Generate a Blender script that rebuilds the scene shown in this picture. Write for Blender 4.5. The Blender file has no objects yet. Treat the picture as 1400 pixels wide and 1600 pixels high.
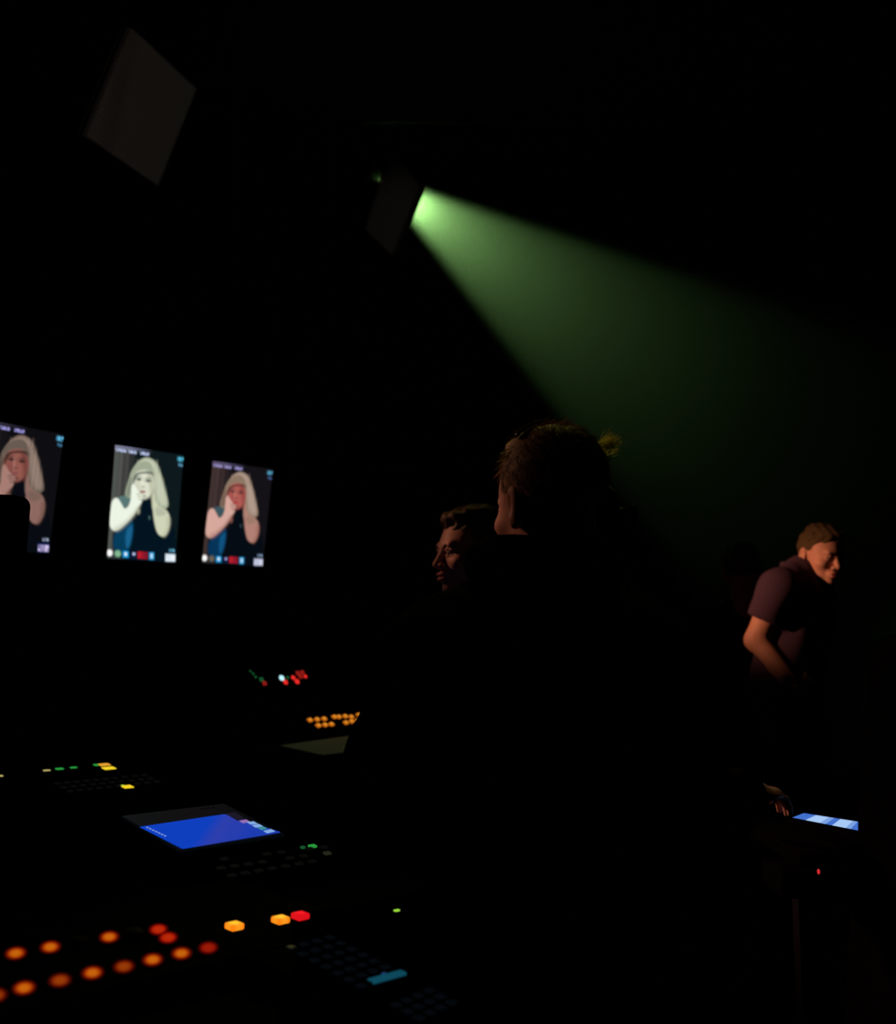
import bpy, bmesh, math, random
import numpy as np
from mathutils import Vector, Matrix

random.seed(7)
rng = np.random.default_rng(7)
C = bpy.context.scene.collection
SC = bpy.context.scene

# ------------------------------------------------------------------ camera, world, exposure
FPX, PITCH, CAMZ = 1700.0, math.radians(7), 1.38
cam_data = bpy.data.cameras.new('camera')
cam = bpy.data.objects.new('camera', cam_data); C.objects.link(cam)
cam.location = (0, 0, CAMZ)
cam.rotation_euler = (math.radians(90) + PITCH, 0, 0)
cam_data.sensor_fit = 'VERTICAL'; cam_data.sensor_height = 32.0
cam_data.lens = FPX * 32.0 / 1600.0
cam_data.clip_start = 0.05
cam_data.dof.use_dof = True
cam_data.dof.focus_distance = 2.25
cam_data.dof.aperture_fstop = 2.6
SC.camera = cam
w = bpy.data.worlds.new('world'); SC.world = w; w.use_nodes = True
w.node_tree.nodes['Background'].inputs[0].default_value = (0, 0, 0, 1)
w.node_tree.nodes['Background'].inputs[1].default_value = 0.0
SC.view_settings.view_transform = 'Standard'; SC.view_settings.look = 'None'
SC.view_settings.gamma = 1.0; SC.view_settings.exposure = 0.0
SC.view_settings.use_curve_mapping = False
SC.cycles.use_denoising = True
SC.cycles.volume_bounces = 0
SC.cycles.volume_step_rate = 1.0
SC.cycles.max_bounces = 6
SC.cycles.sample_clamp_indirect = 2.0

def lamp(name, kind, loc, target, power, color, size=0.05, angle=30, blend=0.3):
    ld = bpy.data.lights.new(name, kind); ld.energy = power; ld.color = color
    if kind == 'SPOT':
        ld.spot_size = math.radians(angle); ld.spot_blend = blend; ld.shadow_soft_size = size
    elif kind == 'AREA':
        ld.size = size
    o = bpy.data.objects.new(name, ld); C.objects.link(o); o.location = loc
    d = Vector(target) - Vector(loc)
    o.rotation_euler = d.to_track_quat('-Z', 'Y').to_euler()
    return o

# warm work lamps off to the left, and a green-yellow wash from above the rear
lamp('warm_lamp_front', 'SPOT', (-3.0, 3.75, 3.4), (0.06, 2.45, 1.67), 680, (1.0, 0.44, 0.27), 0.10, 15, 0.5)
lamp('warm_lamp_side', 'SPOT', (-3.2, 2.85, 3.0), (1.28, 4.2, 1.61), 980, (1.0, 0.42, 0.22), 0.06, 8.6, 1.0)
lamp('green_head_lamp', 'SPOT', (0.5, 5.0, 4.7), (0.06, 2.40, 1.74), 400, (0.95, 0.85, 0.16), 0.05, 13, 0.8)
lamp('green_paper_lamp', 'SPOT', (0.3, 4.6, 3.6), (-0.42, 3.65, 1.0), 3.4, (0.70, 1.0, 0.26), 0.05, 26, 0.5)
lamp('large_panel_fill', 'SPOT', (1.0, 3.0, 2.8), (-1.56, 5.33, 4.1), 8, (1.0, 0.82, 0.76), 0.2, 30, 0.6)  # added fill for the large panel, not a real fixture
lamp('small_panel_fill', 'SPOT', (-2.6, 3.4, 3.0), (-0.34, 6.45, 3.85), 4.5, (1.0, 0.90, 0.84), 0.1, 14, 0.6)  # unseen fill added to lift the smaller panel

lamp('warm_hand_fill', 'SPOT', (2.4, 4.4, 2.6), (0.70, 2.28, 1.07), 16, (1.0, 0.50, 0.18), 0.05, 11, 0.6)  # added to brighten the reaching hand, no lamp stands there
# ------------------------------------------------------------------ geometry of the view (only to measure positions)
CP, SP = math.cos(PITCH), math.sin(PITCH)
def ray(px, py):
    a = (px - 700) / FPX; b = -(py - 800) / FPX
    return Vector((a, CP - b * SP, SP + b * CP))
def W(px, py, Y):
    r = ray(px, py); return Vector((0, 0, CAMZ)) + r * (Y / r.y)
def onz(px, py, z):
    r = ray(px, py); return Vector((0, 0, CAMZ)) + r * ((z - CAMZ) / r.z)
Q = math.sqrt(0.5)
US = Vector((Q, Q, 0)); OB = Vector((Q, -Q, 0))       # along the desks; towards the operators
def SB(s, b, z): return Vector(((s - b) * Q, (s + b) * Q, z))
class Frame:                                          # a tilted working surface
    def __init__(self, c, tilt):
        t = math.radians(tilt)
        self.c = Vector(c); self.u = US.copy()
        self.n = OB * math.sin(t) + Vector((0, 0, math.cos(t)))
        self.v = -OB * math.cos(t) + Vector((0, 0, math.sin(t)))
    def hit(self, px, py):
        r = ray(px, py); o = Vector((0, 0, CAMZ)); t = (self.c - o).dot(self.n) / r.dot(self.n)
        p = o + r * t - self.c
        return p.dot(self.u), p.dot(self.v)
    def P(self, u, v, h=0.0): return self.c + self.u * u + self.v * v + self.n * h
    def M(self, u, v, h=0.0):
        return Matrix.Translation(self.P(u, v, h)) @ Matrix((self.u, self.v, self.n)).transposed().to_4x4()

# ------------------------------------------------------------------ materials
MATS = {}
def mat(name, col=(0.01, 0.01, 0.01), rough=0.7, emit=None, strength=1.0, metal=0.0, spec=0.3, var=0.15, scale=30):
    if name in MATS: return MATS[name]
    m = bpy.data.materials.new(name); m.use_nodes = True; MATS[name] = m
    nt = m.node_tree; b = nt.nodes['Principled BSDF']
    b.inputs['Roughness'].default_value = rough; b.inputs['Metallic'].default_value = metal
    b.inputs['Specular IOR Level'].default_value = spec
    if var:
        no = nt.nodes.new('ShaderNodeTexNoise'); no.inputs['Scale'].default_value = scale
        tc = nt.nodes.new('ShaderNodeTexCoord'); nt.links.new(tc.outputs['Object'], no.inputs['Vector'])
        mx = nt.nodes.new('ShaderNodeMix'); mx.data_type = 'RGBA'
        mx.inputs[6].default_value = (*[c * (1 - var) for c in col], 1)
        mx.inputs[7].default_value = (*[min(1, c * (1 + var)) for c in col], 1)
        nt.links.new(no.outputs['Fac'], mx.inputs[0]); nt.links.new(mx.outputs[2], b.inputs['Base Color'])
    else:
        b.inputs['Base Color'].default_value = (*col, 1)
    if emit:
        b.inputs['Emission Color'].default_value = (*emit, 1); b.inputs['Emission Strength'].default_value = strength
    return m
def srgb(r, g, b):
    f = lambda c: (c / 255 / 12.92) if c / 255 <= 0.04045 else ((c / 255 + 0.055) / 1.055) ** 2.4
    return (f(r), f(g), f(b))
def glow(name, inner, outer, strength=1.0, radius=0.5):
    """a backlit cap: brightest over its lamp, redder and dimmer towards the rim"""
    if name in MATS: return MATS[name]
    m = bpy.data.materials.new(name); m.use_nodes = True; MATS[name] = m
    nt = m.node_tree; b = nt.nodes['Principled BSDF']
    b.inputs['Base Color'].default_value = (0.02, 0.02, 0.02, 1); b.inputs['Roughness'].default_value = 0.8
    b.inputs['Specular IOR Level'].default_value = 0.1
    tc = nt.nodes.new('ShaderNodeTexCoord')
    mp = nt.nodes.new('ShaderNodeMapping'); mp.inputs['Location'].default_value = (-0.5, -0.5, 0.0); mp.inputs['Scale'].default_value = (1, 1, 0.0)
    nt.links.new(tc.outputs['Generated'], mp.inputs['Vector'])
    le = nt.nodes.new('ShaderNodeVectorMath'); le.operation = 'LENGTH'
    nt.links.new(mp.outputs[0], le.inputs[0])
    cr = nt.nodes.new('ShaderNodeValToRGB'); cr.color_ramp.interpolation = 'EASE'
    cr.color_ramp.elements[0].position = 0.12; cr.color_ramp.elements[0].color = (*inner, 1)
    cr.color_ramp.elements[1].position = radius; cr.color_ramp.elements[1].color = (*outer, 1)
    nt.links.new(le.outputs['Value'], cr.inputs['Fac'])
    nt.links.new(cr.outputs['Color'], b.inputs['Emission Color']); b.inputs['Emission Strength'].default_value = strength
    return m

M_WALL = mat('black_wall_paint', (0.004, 0.004, 0.004), 0.95, spec=0.02)
M_FLOOR = mat('black_floor', (0.006, 0.006, 0.006), 0.9, spec=0.05)
M_DESK = mat('black_laminate', (0.002, 0.002, 0.002), 0.9, spec=0.0)
M_CASE = mat('black_powder_coat', (0.002, 0.002, 0.0025), 0.9, spec=0.0)
M_METAL = mat('dull_black_metal', (0.005, 0.005, 0.005), 0.8, spec=0.02)
M_KEY = mat('dark_grey_key', (0.012, 0.012, 0.012), 0.7, emit=srgb(14, 14, 12), strength=0.6, spec=0.1, var=0)  # faint emission stands in for ambient light on these keys
M_CLOTH = mat('black_cloth', (0.0015, 0.0015, 0.0015), 1.0, spec=0.0, scale=120)
M_JACKET = mat('black_jacket_cloth', (0.0035, 0.0035, 0.003), 1.0, spec=0.0, scale=200)
M_TROUSER = mat('black_trouser_cloth', (0.002, 0.002, 0.0025), 1.0, spec=0.0, scale=200)
M_SHOE = mat('black_leather', (0.008, 0.008, 0.008), 0.5, spec=0.2)
M_POLO = mat('dark_maroon_cotton', (0.055, 0.034, 0.060), 0.9, spec=0.05, scale=150)
M_SKIN = mat('skin', (0.52, 0.27, 0.20), 0.55, spec=0.25, var=0.08, scale=90)
M_HAIR_B = mat('brown_hair', (0.11, 0.075, 0.035), 0.6, spec=0.25, var=0.5, scale=150)
M_HAIR_G = mat('greying_brown_hair', (0.26, 0.17, 0.07), 0.6, spec=0.3, var=0.5, scale=150)
M_EYE = mat('eye_white', (0.22, 0.19, 0.17), 0.3, spec=0.3, var=0)
M_IRIS = mat('dark_iris', (0.02, 0.015, 0.01), 0.2, spec=0.5, var=0)
M_LIP = mat('lip_skin', (0.50, 0.15, 0.13), 0.5, spec=0.3, var=0.05)
M_BROW = mat('dark_brow_hair', (0.04, 0.025, 0.015), 0.8, spec=0.1)
M_PAPER = mat('white_paper', (0.75, 0.75, 0.70), 0.9, spec=0.05, var=0.02)
M_STEEL = mat('grey_steel', (0.25, 0.24, 0.20), 0.5, spec=0.3)
M_GLOSS = mat('glossy_black_band', (0.02, 0.02, 0.02), 0.18, spec=0.6, var=0)

# ------------------------------------------------------------------ mesh helpers
def obj(name, me_or_bm, m, parent=None, smooth=False):
    if isinstance(me_or_bm, bmesh.types.BMesh):
        me = bpy.data.meshes.new(name); me_or_bm.to_mesh(me); me_or_bm.free()
    else: me = me_or_bm
    for x in (m if isinstance(m, (list, tuple)) else [m]): me.materials.append(x)
    if smooth:
        me.polygons.foreach_set('use_smooth', [True] * len(me.polygons))
    o = bpy.data.objects.new(name, me); C.objects.link(o)
    if parent is not None:
        o.parent = parent; o.matrix_parent_inverse = parent_inv(parent)
    return o
def parent_inv(p):
    mw = Matrix.Identity(4); q = p; chain = []
    while q: chain.append(q); q = q.parent
    for q in reversed(chain):
        mw = mw @ q.matrix_parent_inverse @ q.matrix_basis
    return mw.inverted()
def tag(o, label, cat, group=None, kind=None):
    o['label'] = label; o['category'] = cat
    if group: o['group'] = group
    if kind: o['kind'] = kind
    return o
def thing(name, label, cat, loc=(0, 0, 0), group=None):
    o = bpy.data.objects.new(name, None); C.objects.link(o); o.location = loc
    o.empty_display_size = 0.1
    return tag(o, label, cat, group)
def structure(o): o['kind'] = 'structure'; return o

def add_box(bm, M, sx, sy, sz, bevel=0.0, seg=2):
    t = bmesh.new(); bmesh.ops.create_cube(t, size=1.0)
    bmesh.ops.scale(t, vec=(sx, sy, sz), verts=t.verts)
    if bevel: bmesh.ops.bevel(t, geom=t.edges[:], offset=bevel, segments=seg, affect='EDGES', profile=0.5)
    bmesh.ops.transform(t, matrix=M, verts=t.verts)
    merge(bm, t)
def merge(bm, t):
    me = bpy.data.meshes.new('tmp'); t.to_mesh(me); t.free(); bm.from_mesh(me); bpy.data.meshes.remove(me)
def box(M, sx, sy, sz, bevel=0.0, seg=2):
    bm = bmesh.new(); add_box(bm, M, sx, sy, sz, bevel, seg); return bm
def T(x, y=None, z=None):
    return Matrix.Translation(x if y is None else (x, y, z))
def add_tube(bm, pts, r, seg=10, cap=True):
    pts = [Vector(p) for p in pts]; rs = r if isinstance(r, (list, tuple)) else [r] * len(pts)
    rings = []; up = None
    for i, p in enumerate(pts):
        d = (pts[min(i + 1, len(pts) - 1)] - pts[max(i - 1, 0)]).normalized()
        if up is None: up = Vector((0, 0, 1)) if abs(d.z) < 0.9 else Vector((1, 0, 0))
        x = d.cross(up).normalized(); y = x.cross(d).normalized(); up = y
        rings.append([bm.verts.new(p + (x * math.cos(2 * math.pi * k / seg) + y * math.sin(2 * math.pi * k / seg)) * rs[i]) for k in range(seg)])
    for a, b in zip(rings, rings[1:]):
        for k in range(seg): bm.faces.new((a[k], a[(k + 1) % seg], b[(k + 1) % seg], b[k]))
    if cap:
        bm.faces.new(rings[0][::-1]); bm.faces.new(rings[-1])
def tube(pts, r, seg=10):
    bm = bmesh.new(); add_tube(bm, pts, r, seg); bmesh.ops.recalc_face_normals(bm, faces=bm.faces); return bm
def prism(profile, axis_a, axis_b, origin, ext_axis, e0, e1, bevel=0.0):
    """profile: (a, b) points; extruded along ext_axis from e0 to e1"""
    bm = bmesh.new(); o = Vector(origin)
    A, B, E_ = Vector(axis_a), Vector(axis_b), Vector(ext_axis)
    r0 = [bm.verts.new(o + A * a + B * b + E_ * e0) for a, b in profile]
    r1 = [bm.verts.new(o + A * a + B * b + E_ * e1) for a, b in profile]
    n = len(profile)
    bm.faces.new(r0[::-1]); bm.faces.new(r1)
    for i in range(n): bm.faces.new((r0[i], r0[(i + 1) % n], r1[(i + 1) % n], r1[i]))
    bmesh.ops.recalc_face_normals(bm, faces=bm.faces)
    if bevel: bmesh.ops.bevel(bm, geom=bm.edges[:], offset=bevel, segments=2, affect='EDGES', profile=0.5)
    return bm
def lathe(profile, M, seg=20):
    bm = bmesh.new(); rings = []
    for r, z in profile:
        rings.append([bm.verts.new(M @ Vector((r * math.cos(2 * math.pi * k / seg), r * math.sin(2 * math.pi * k / seg), z))) for k in range(seg)])
    for a, b in zip(rings, rings[1:]):
        for k in range(seg): bm.faces.new((a[k], a[(k + 1) % seg], b[(k + 1) % seg], b[k]))
    bm.faces.new(rings[0][::-1]); bm.faces.new(rings[-1])
    bmesh.ops.recalc_face_normals(bm, faces=bm.faces)
    return bm

# local-space version so that the Generated coordinates follow the cap
def cap_obj(name, kind, frame, u, v, size, m, parent, h=0.006, aspect=1.0, rot=0.0):
    if kind == 'bump':
        bm = bmesh.new()
        for k_, f_ in enumerate((1.0, 0.80, 0.62, 0.42) if len(m) > 1 else (1.0,)):
            t = bmesh.new(); bmesh.ops.create_uvsphere(t, u_segments=24, v_segments=14, radius=1.0)
            bmesh.ops.transform(t, matrix=T(0, 0, h * 0.5) @ Matrix.Diagonal((size * f_, size * f_, h * 0.5 * f_, 1)), verts=t.verts)
            for fc in t.faces: fc.material_index = k_
            merge(bm, t)
    elif kind == 'dome':
        prof = [(size * 0.9, 0.0), (size, h * 0.2)] + [(size * math.cos(a), h * 0.2 + h * 0.8 * math.sin(a)) for a in np.linspace(0.2, 1.45, 6)]
        bm = lathe(prof, Matrix.Identity(4), 20)
    else:
        bm = box(T(0, 0, h / 2), size * 2, size * 2 * aspect, h, min(size, size * aspect, h) * 0.3, 2)
    o = obj(name, bm, m, None, kind in ('dome', 'bump'))
    o.matrix_world = frame.M(u, v) @ Matrix.Rotation(rot, 4, 'Z')
    o.parent = parent; o.matrix_parent_inverse = parent_inv(parent)
    return o

# ------------------------------------------------------------------ implicit surfaces (bodies, heads, hands, cloth)
def smin(a, b, k):
    h = np.clip(0.5 + 0.5 * (b - a) / k, 0, 1); return b * (1 - h) + a * h - k * h * (1 - h)
def smax(a, b, k): return -smin(-a, -b, k)
def s_ell(P, c, r):
    p = P - np.array(c, dtype=np.float32); r = np.array(r, dtype=np.float32)
    k0 = np.linalg.norm(p / r, axis=-1); k1 = np.linalg.norm(p / (r * r), axis=-1)
    return k0 * (k0 - 1) / np.maximum(k1, 1e-6)
def s_cap(P, a, b, ra, rb):
    a = np.array(a, dtype=np.float32); b = np.array(b, dtype=np.float32); ab = b - a
    t = np.clip(((P - a) @ ab) / max(float(ab @ ab), 1e-9), 0, 1)
    return np.linalg.norm(P - a - t[..., None] * ab, axis=-1) - (ra + t * (rb - ra))
def s_plane(P, p, n):
    n = np.array(n, dtype=np.float32); n /= np.linalg.norm(n); return (P - np.array(p, dtype=np.float32)) @ n
def surface(f, lo, hi, h):
    lo = np.array(lo, float); hi = np.array(hi, float)
    n = np.maximum(np.ceil((hi - lo) / h).astype(int) + 1, 3)
    gx, gy, gz = [lo[i] + h * np.arange(n[i]) for i in range(3)]
    P = np.stack(np.meshgrid(gx, gy, gz, indexing='ij'), -1).astype(np.float32)
    V = f(P).astype(np.float32)
    ins = V < 0
    cx, cy, cz = n - 1
    cnt = np.zeros((cx, cy, cz), int)
    for a in (0, 1):
        for b in (0, 1):
            for c in (0, 1): cnt += ins[a:a + cx, b:b + cy, c:c + cz]
    act = (cnt > 0) & (cnt < 8)
    idx = -np.ones((cx, cy, cz), int); ii = np.argwhere(act); idx[act] = np.arange(len(ii))
    acc = np.zeros((len(ii), 3)); num = np.zeros(len(ii))
    for ax in range(3):
        o = [i for i in range(3) if i != ax]
        for p in (0, 1):
            for q in (0, 1):
                d0 = np.zeros(3, int); d0[o[0]] = p; d0[o[1]] = q; d1 = d0.copy(); d1[ax] = 1
                a0 = ii + d0; a1 = ii + d1
                v0 = V[a0[:, 0], a0[:, 1], a0[:, 2]]; v1 = V[a1[:, 0], a1[:, 1], a1[:, 2]]
                cr = (v0 < 0) != (v1 < 0)
                t = np.where(cr, v0 / np.where(cr, v0 - v1, 1), 0)
                pos = a0.astype(float); pos[:, ax] += t
                acc[cr] += pos[cr]; num[cr] += 1
    verts = lo + h * (acc / np.maximum(num, 1)[:, None])
    faces = []
    for ax in range(3):
        b, c = (ax + 1) % 3, (ax + 2) % 3
        sl0 = [slice(None)] * 3; sl1 = [slice(None)] * 3
        sl0[ax] = slice(0, -1); sl1[ax] = slice(1, None)
        cr = ins[tuple(sl0)] != ins[tuple(sl1)]
        e = np.argwhere(cr)
        e = e[(e[:, b] > 0) & (e[:, c] > 0) & (e[:, b] < n[b] - 1) & (e[:, c] < n[c] - 1)]
        db = np.zeros(3, int); db[b] = 1; dc = np.zeros(3, int); dc[c] = 1
        g = lambda x: idx[x[:, 0], x[:, 1], x[:, 2]]
        quad = np.stack([g(e - db - dc), g(e - dc), g(e), g(e - db)], 1)
        flip = ~ins[e[:, 0], e[:, 1], e[:, 2]]
        quad[flip] = quad[flip][:, ::-1]
        faces.append(quad)
    F = np.concatenate(faces)
    F = F[(F >= 0).all(1)]
    return verts, F
def mesh_of(name, parts):
    vs, fs, k = [], [], 0
    for v, f in parts:
        vs.append(v); fs.append(f + k); k += len(v)
    v = np.concatenate(vs); f = np.concatenate(fs)
    me = bpy.data.meshes.new(name)
    me.vertices.add(len(v)); me.vertices.foreach_set('co', v.astype(np.float32).ravel())
    me.loops.add(f.size); me.loops.foreach_set('vertex_index', f.astype(np.int32).ravel())
    me.polygons.add(len(f)); me.polygons.foreach_set('loop_start', np.arange(0, f.size, 4, dtype=np.int32))
    me.update(calc_edges=True); me.validate()
    return me
def xf(vf, M):
    v, f = vf; A = np.array(M); return v @ A[:3, :3].T + A[:3, 3], f

# ---- head, local: forward -Y, up +Z, +X = the person's left
def head_sdf(P):
    d = s_ell(P, (0, 0.018, 0.030), (0.076, 0.098, 0.084))
    d = smin(d, s_ell(P, (0, -0.030, -0.010), (0.063, 0.062, 0.085)), 0.03)
    d = smin(d, s_ell(P, (0, -0.030, -0.072), (0.051, 0.050, 0.042)), 0.03)
    d = smin(d, s_ell(P, (0, -0.074, -0.100), (0.021, 0.018, 0.016)), 0.02)
    d = smin(d, s_cap(P, (-0.034, -0.082, 0.014), (0.034, -0.082, 0.014), 0.011, 0.011), 0.016)
    for s in (-1, 1):
        d = smin(d, s_ell(P, (s * 0.045, -0.062, -0.030), (0.020, 0.022, 0.016)), 0.025)
        d = smax(d, -s_ell(P, (s * 0.031, -0.100, -0.004), (0.018, 0.017, 0.013)), 0.012)
        d = smin(d, s_ell(P, (s * 0.031, -0.0765, -0.005), (0.0135, 0.0135, 0.0125)), 0.004)
    for s in (-1, 1):
        d = smin(d, s_cap(P, (s * 0.017, -0.0875, 0.0015), (s * 0.031, -0.0905, 0.0045), 0.0032, 0.0036), 0.003)
        d = smin(d, s_cap(P, (s * 0.031, -0.0905, 0.0045), (s * 0.045, -0.0830, 0.0010), 0.0036, 0.0030), 0.003)
        d = smin(d, s_cap(P, (s * 0.020, -0.0880, -0.0130), (s * 0.043, -0.0830, -0.0135), 0.0026, 0.0026), 0.003)
    d = smin(d, s_cap(P, (0, -0.088, 0.004), (0, -0.109, -0.034), 0.0075, 0.0105), 0.010)
    for s in (-1, 1):
        d = smin(d, s_ell(P, (s * 0.0125, -0.100, -0.038), (0.0085, 0.010, 0.0075)), 0.006)
        d = smax(d, -s_ell(P, (s * 0.007, -0.104, -0.0475), (0.004, 0.006, 0.005)), 0.003)
    d = smin(d, s_ell(P, (0, -0.086, -0.066), (0.026, 0.014, 0.018)), 0.012)
    d = smin(d, s_ell(P, (0, -0.0985, -0.0605), (0.021, 0.0075, 0.0058)), 0.004)
    d = smin(d, s_ell(P, (0, -0.0965, -0.0735), (0.019, 0.0080, 0.0065)), 0.004)
    d = smax(d, -s_ell(P, (0, -0.107, -0.0670), (0.024, 0.0095, 0.0018)), 0.003)
    for s in (-1, 1):
        e = s_ell(P, (s * 0.078, 0.020, -0.010), (0.010, 0.019, 0.033))
        e = smin(e, s_ell(P, (s * 0.075, 0.010, -0.036), (0.007, 0.009, 0.010)), 0.006)
        e = smax(e, -s_ell(P, (s * 0.089, 0.014, -0.008), (0.009, 0.012, 0.022)), 0.004)
        d = smin(d, e, 0.006)
    d = smin(d, s_cap(P, (0, 0.022, -0.05), (0, 0.040, -0.20), 0.056, 0.060), 0.03)
    return d
def hair_sdf(style):
    def f(P):
        if style == 'quiff':
            d = s_ell(P, (0, 0.020, 0.034), (0.081, 0.102, 0.088))
            d = smin(d, s_ell(P, (0, -0.046, 0.090), (0.048, 0.042, 0.022)), 0.02)
            d = smin(d, s_ell(P, (0, 0.02, 0.105), (0.055, 0.060, 0.022)), 0.02)
            front = (0, -0.083, 0.056)
        else:
            d = s_ell(P, (0, 0.021, 0.034), (0.081, 0.103, 0.088))
            d = smin(d, s_ell(P, (0, -0.01, 0.098), (0.055, 0.055, 0.014)), 0.02)
            front = (0, -0.083, 0.058)
        # hairline: forehead, temples, around the ears, nape
        cut = s_plane(P, front, (0, -0.62, -0.78))
        side = smin(s_plane(P, (0, -0.034, 0), (0, -1, 0)), s_plane(P, (0, 0, 0.030), (0, 0, -1)), 0.01)
        low = smin(s_plane(P, (0, 0.004, 0), (0, -1, 0)), s_plane(P, (0, 0, 0.004), (0, 0, -1)), 0.01)
        nape = s_plane(P, (0, 0.05, -0.055), (0, -0.1, -1))
        wav = (0.0035 if style == 'quiff' else 0.0010) * np.sin(P[..., 0] * 160 + 3 * np.sin(P[..., 2] * 60)) * np.sin(P[..., 1] * 90 + 2)
        d = d + wav
        for q in (cut, side, low, nape): d = smax(d, q, 0.012)
        return d
    return f
def rot_head(c, yaw, pitch=0, roll=0, scale=1.0):
    return T(c) @ Matrix.Rotation(math.radians(yaw), 4, 'Z') @ Matrix.Rotation(math.radians(pitch), 4, 'X') @ Matrix.Rotation(math.radians(roll), 4, 'Y') @ Matrix.Scale(scale, 4)

# ---- hand, local: wrist at origin, fingers along +Y, back of the hand +Z, thumb on +X (mirror with side=-1)
def hand_geo(curls, side=1, spread=1.0, thumb=0.4, h=0.0022):
    segs = []
    base = [(0.026, 0.086, 0.040), (0.009, 0.090, 0.044), (-0.009, 0.087, 0.041), (-0.025, 0.079, 0.033)]
    for i, (x, y, L) in enumerate(base):
        p = np.array([x, y, 0.0]); a = 0.0; sp = (x / 0.026) * 0.10 * spread
        r = 0.0088 - (0.0009 if i == 3 else 0)
        for k, ln in enumerate((L, L * 0.62, L * 0.50)):
            a += curls[i] * (0.75 if k == 0 else 1.0)
            q = p + ln * np.array([math.sin(sp) * math.cos(a), math.cos(sp) * math.cos(a), -math.sin(a)])
            segs.append((p.copy(), q.copy(), r, r * 0.9)); p = q; r *= 0.9
    th = [np.array([0.020, 0.022, -0.006]), np.array([0.045, 0.050, -0.012 - 0.02 * thumb]), np.array([0.054, 0.080, -0.018 - 0.05 * thumb]), np.array([0.050, 0.102, -0.022 - 0.07 * thumb])]
    def f(P):
        Q_ = P * np.array([side, 1, 1], dtype=np.float32)
        d = s_ell(Q_, (0, 0.050, -0.001), (0.041, 0.052, 0.0145))
        d = smin(d, s_cap(Q_, (-0.020, 0.045, 0), (-0.022, 0.078, 0), 0.011, 0.010), 0.01)
        d = smin(d, s_cap(Q_, (0.018, 0.045, 0), (0.023, 0.084, 0), 0.011, 0.010), 0.01)
        d = smin(d, s_cap(Q_, (0, -0.03, 0), (0, 0.03, 0), 0.025, 0.022), 0.015)
        fg = None
        for a, b, ra, rb in segs:
            e = s_cap(Q_, a, b, ra, rb); fg = e if fg is None else smin(fg, e, 0.002)
        d = smin(d, fg, 0.005)
        t = smin(s_cap(Q_, th[0], th[1], 0.014, 0.011), s_cap(Q_, th[1], th[2], 0.011, 0.0095), 0.004)
        t = smin(t, s_cap(Q_, th[2], th[3], 0.0095, 0.0080), 0.004)
        return smin(d, t, 0.006)
    return surface(f, (-0.075, -0.06, -0.12), (0.075, 0.20, 0.035), h)
def hand_matrix(wrist, fdir, back):
    y = Vector(fdir).normalized(); z = Vector(back); z = (z - y * z.dot(y)).normalized(); x = y.cross(z)
    return T(wrist) @ Matrix((x, y, z)).transposed().to_4x4()

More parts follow.
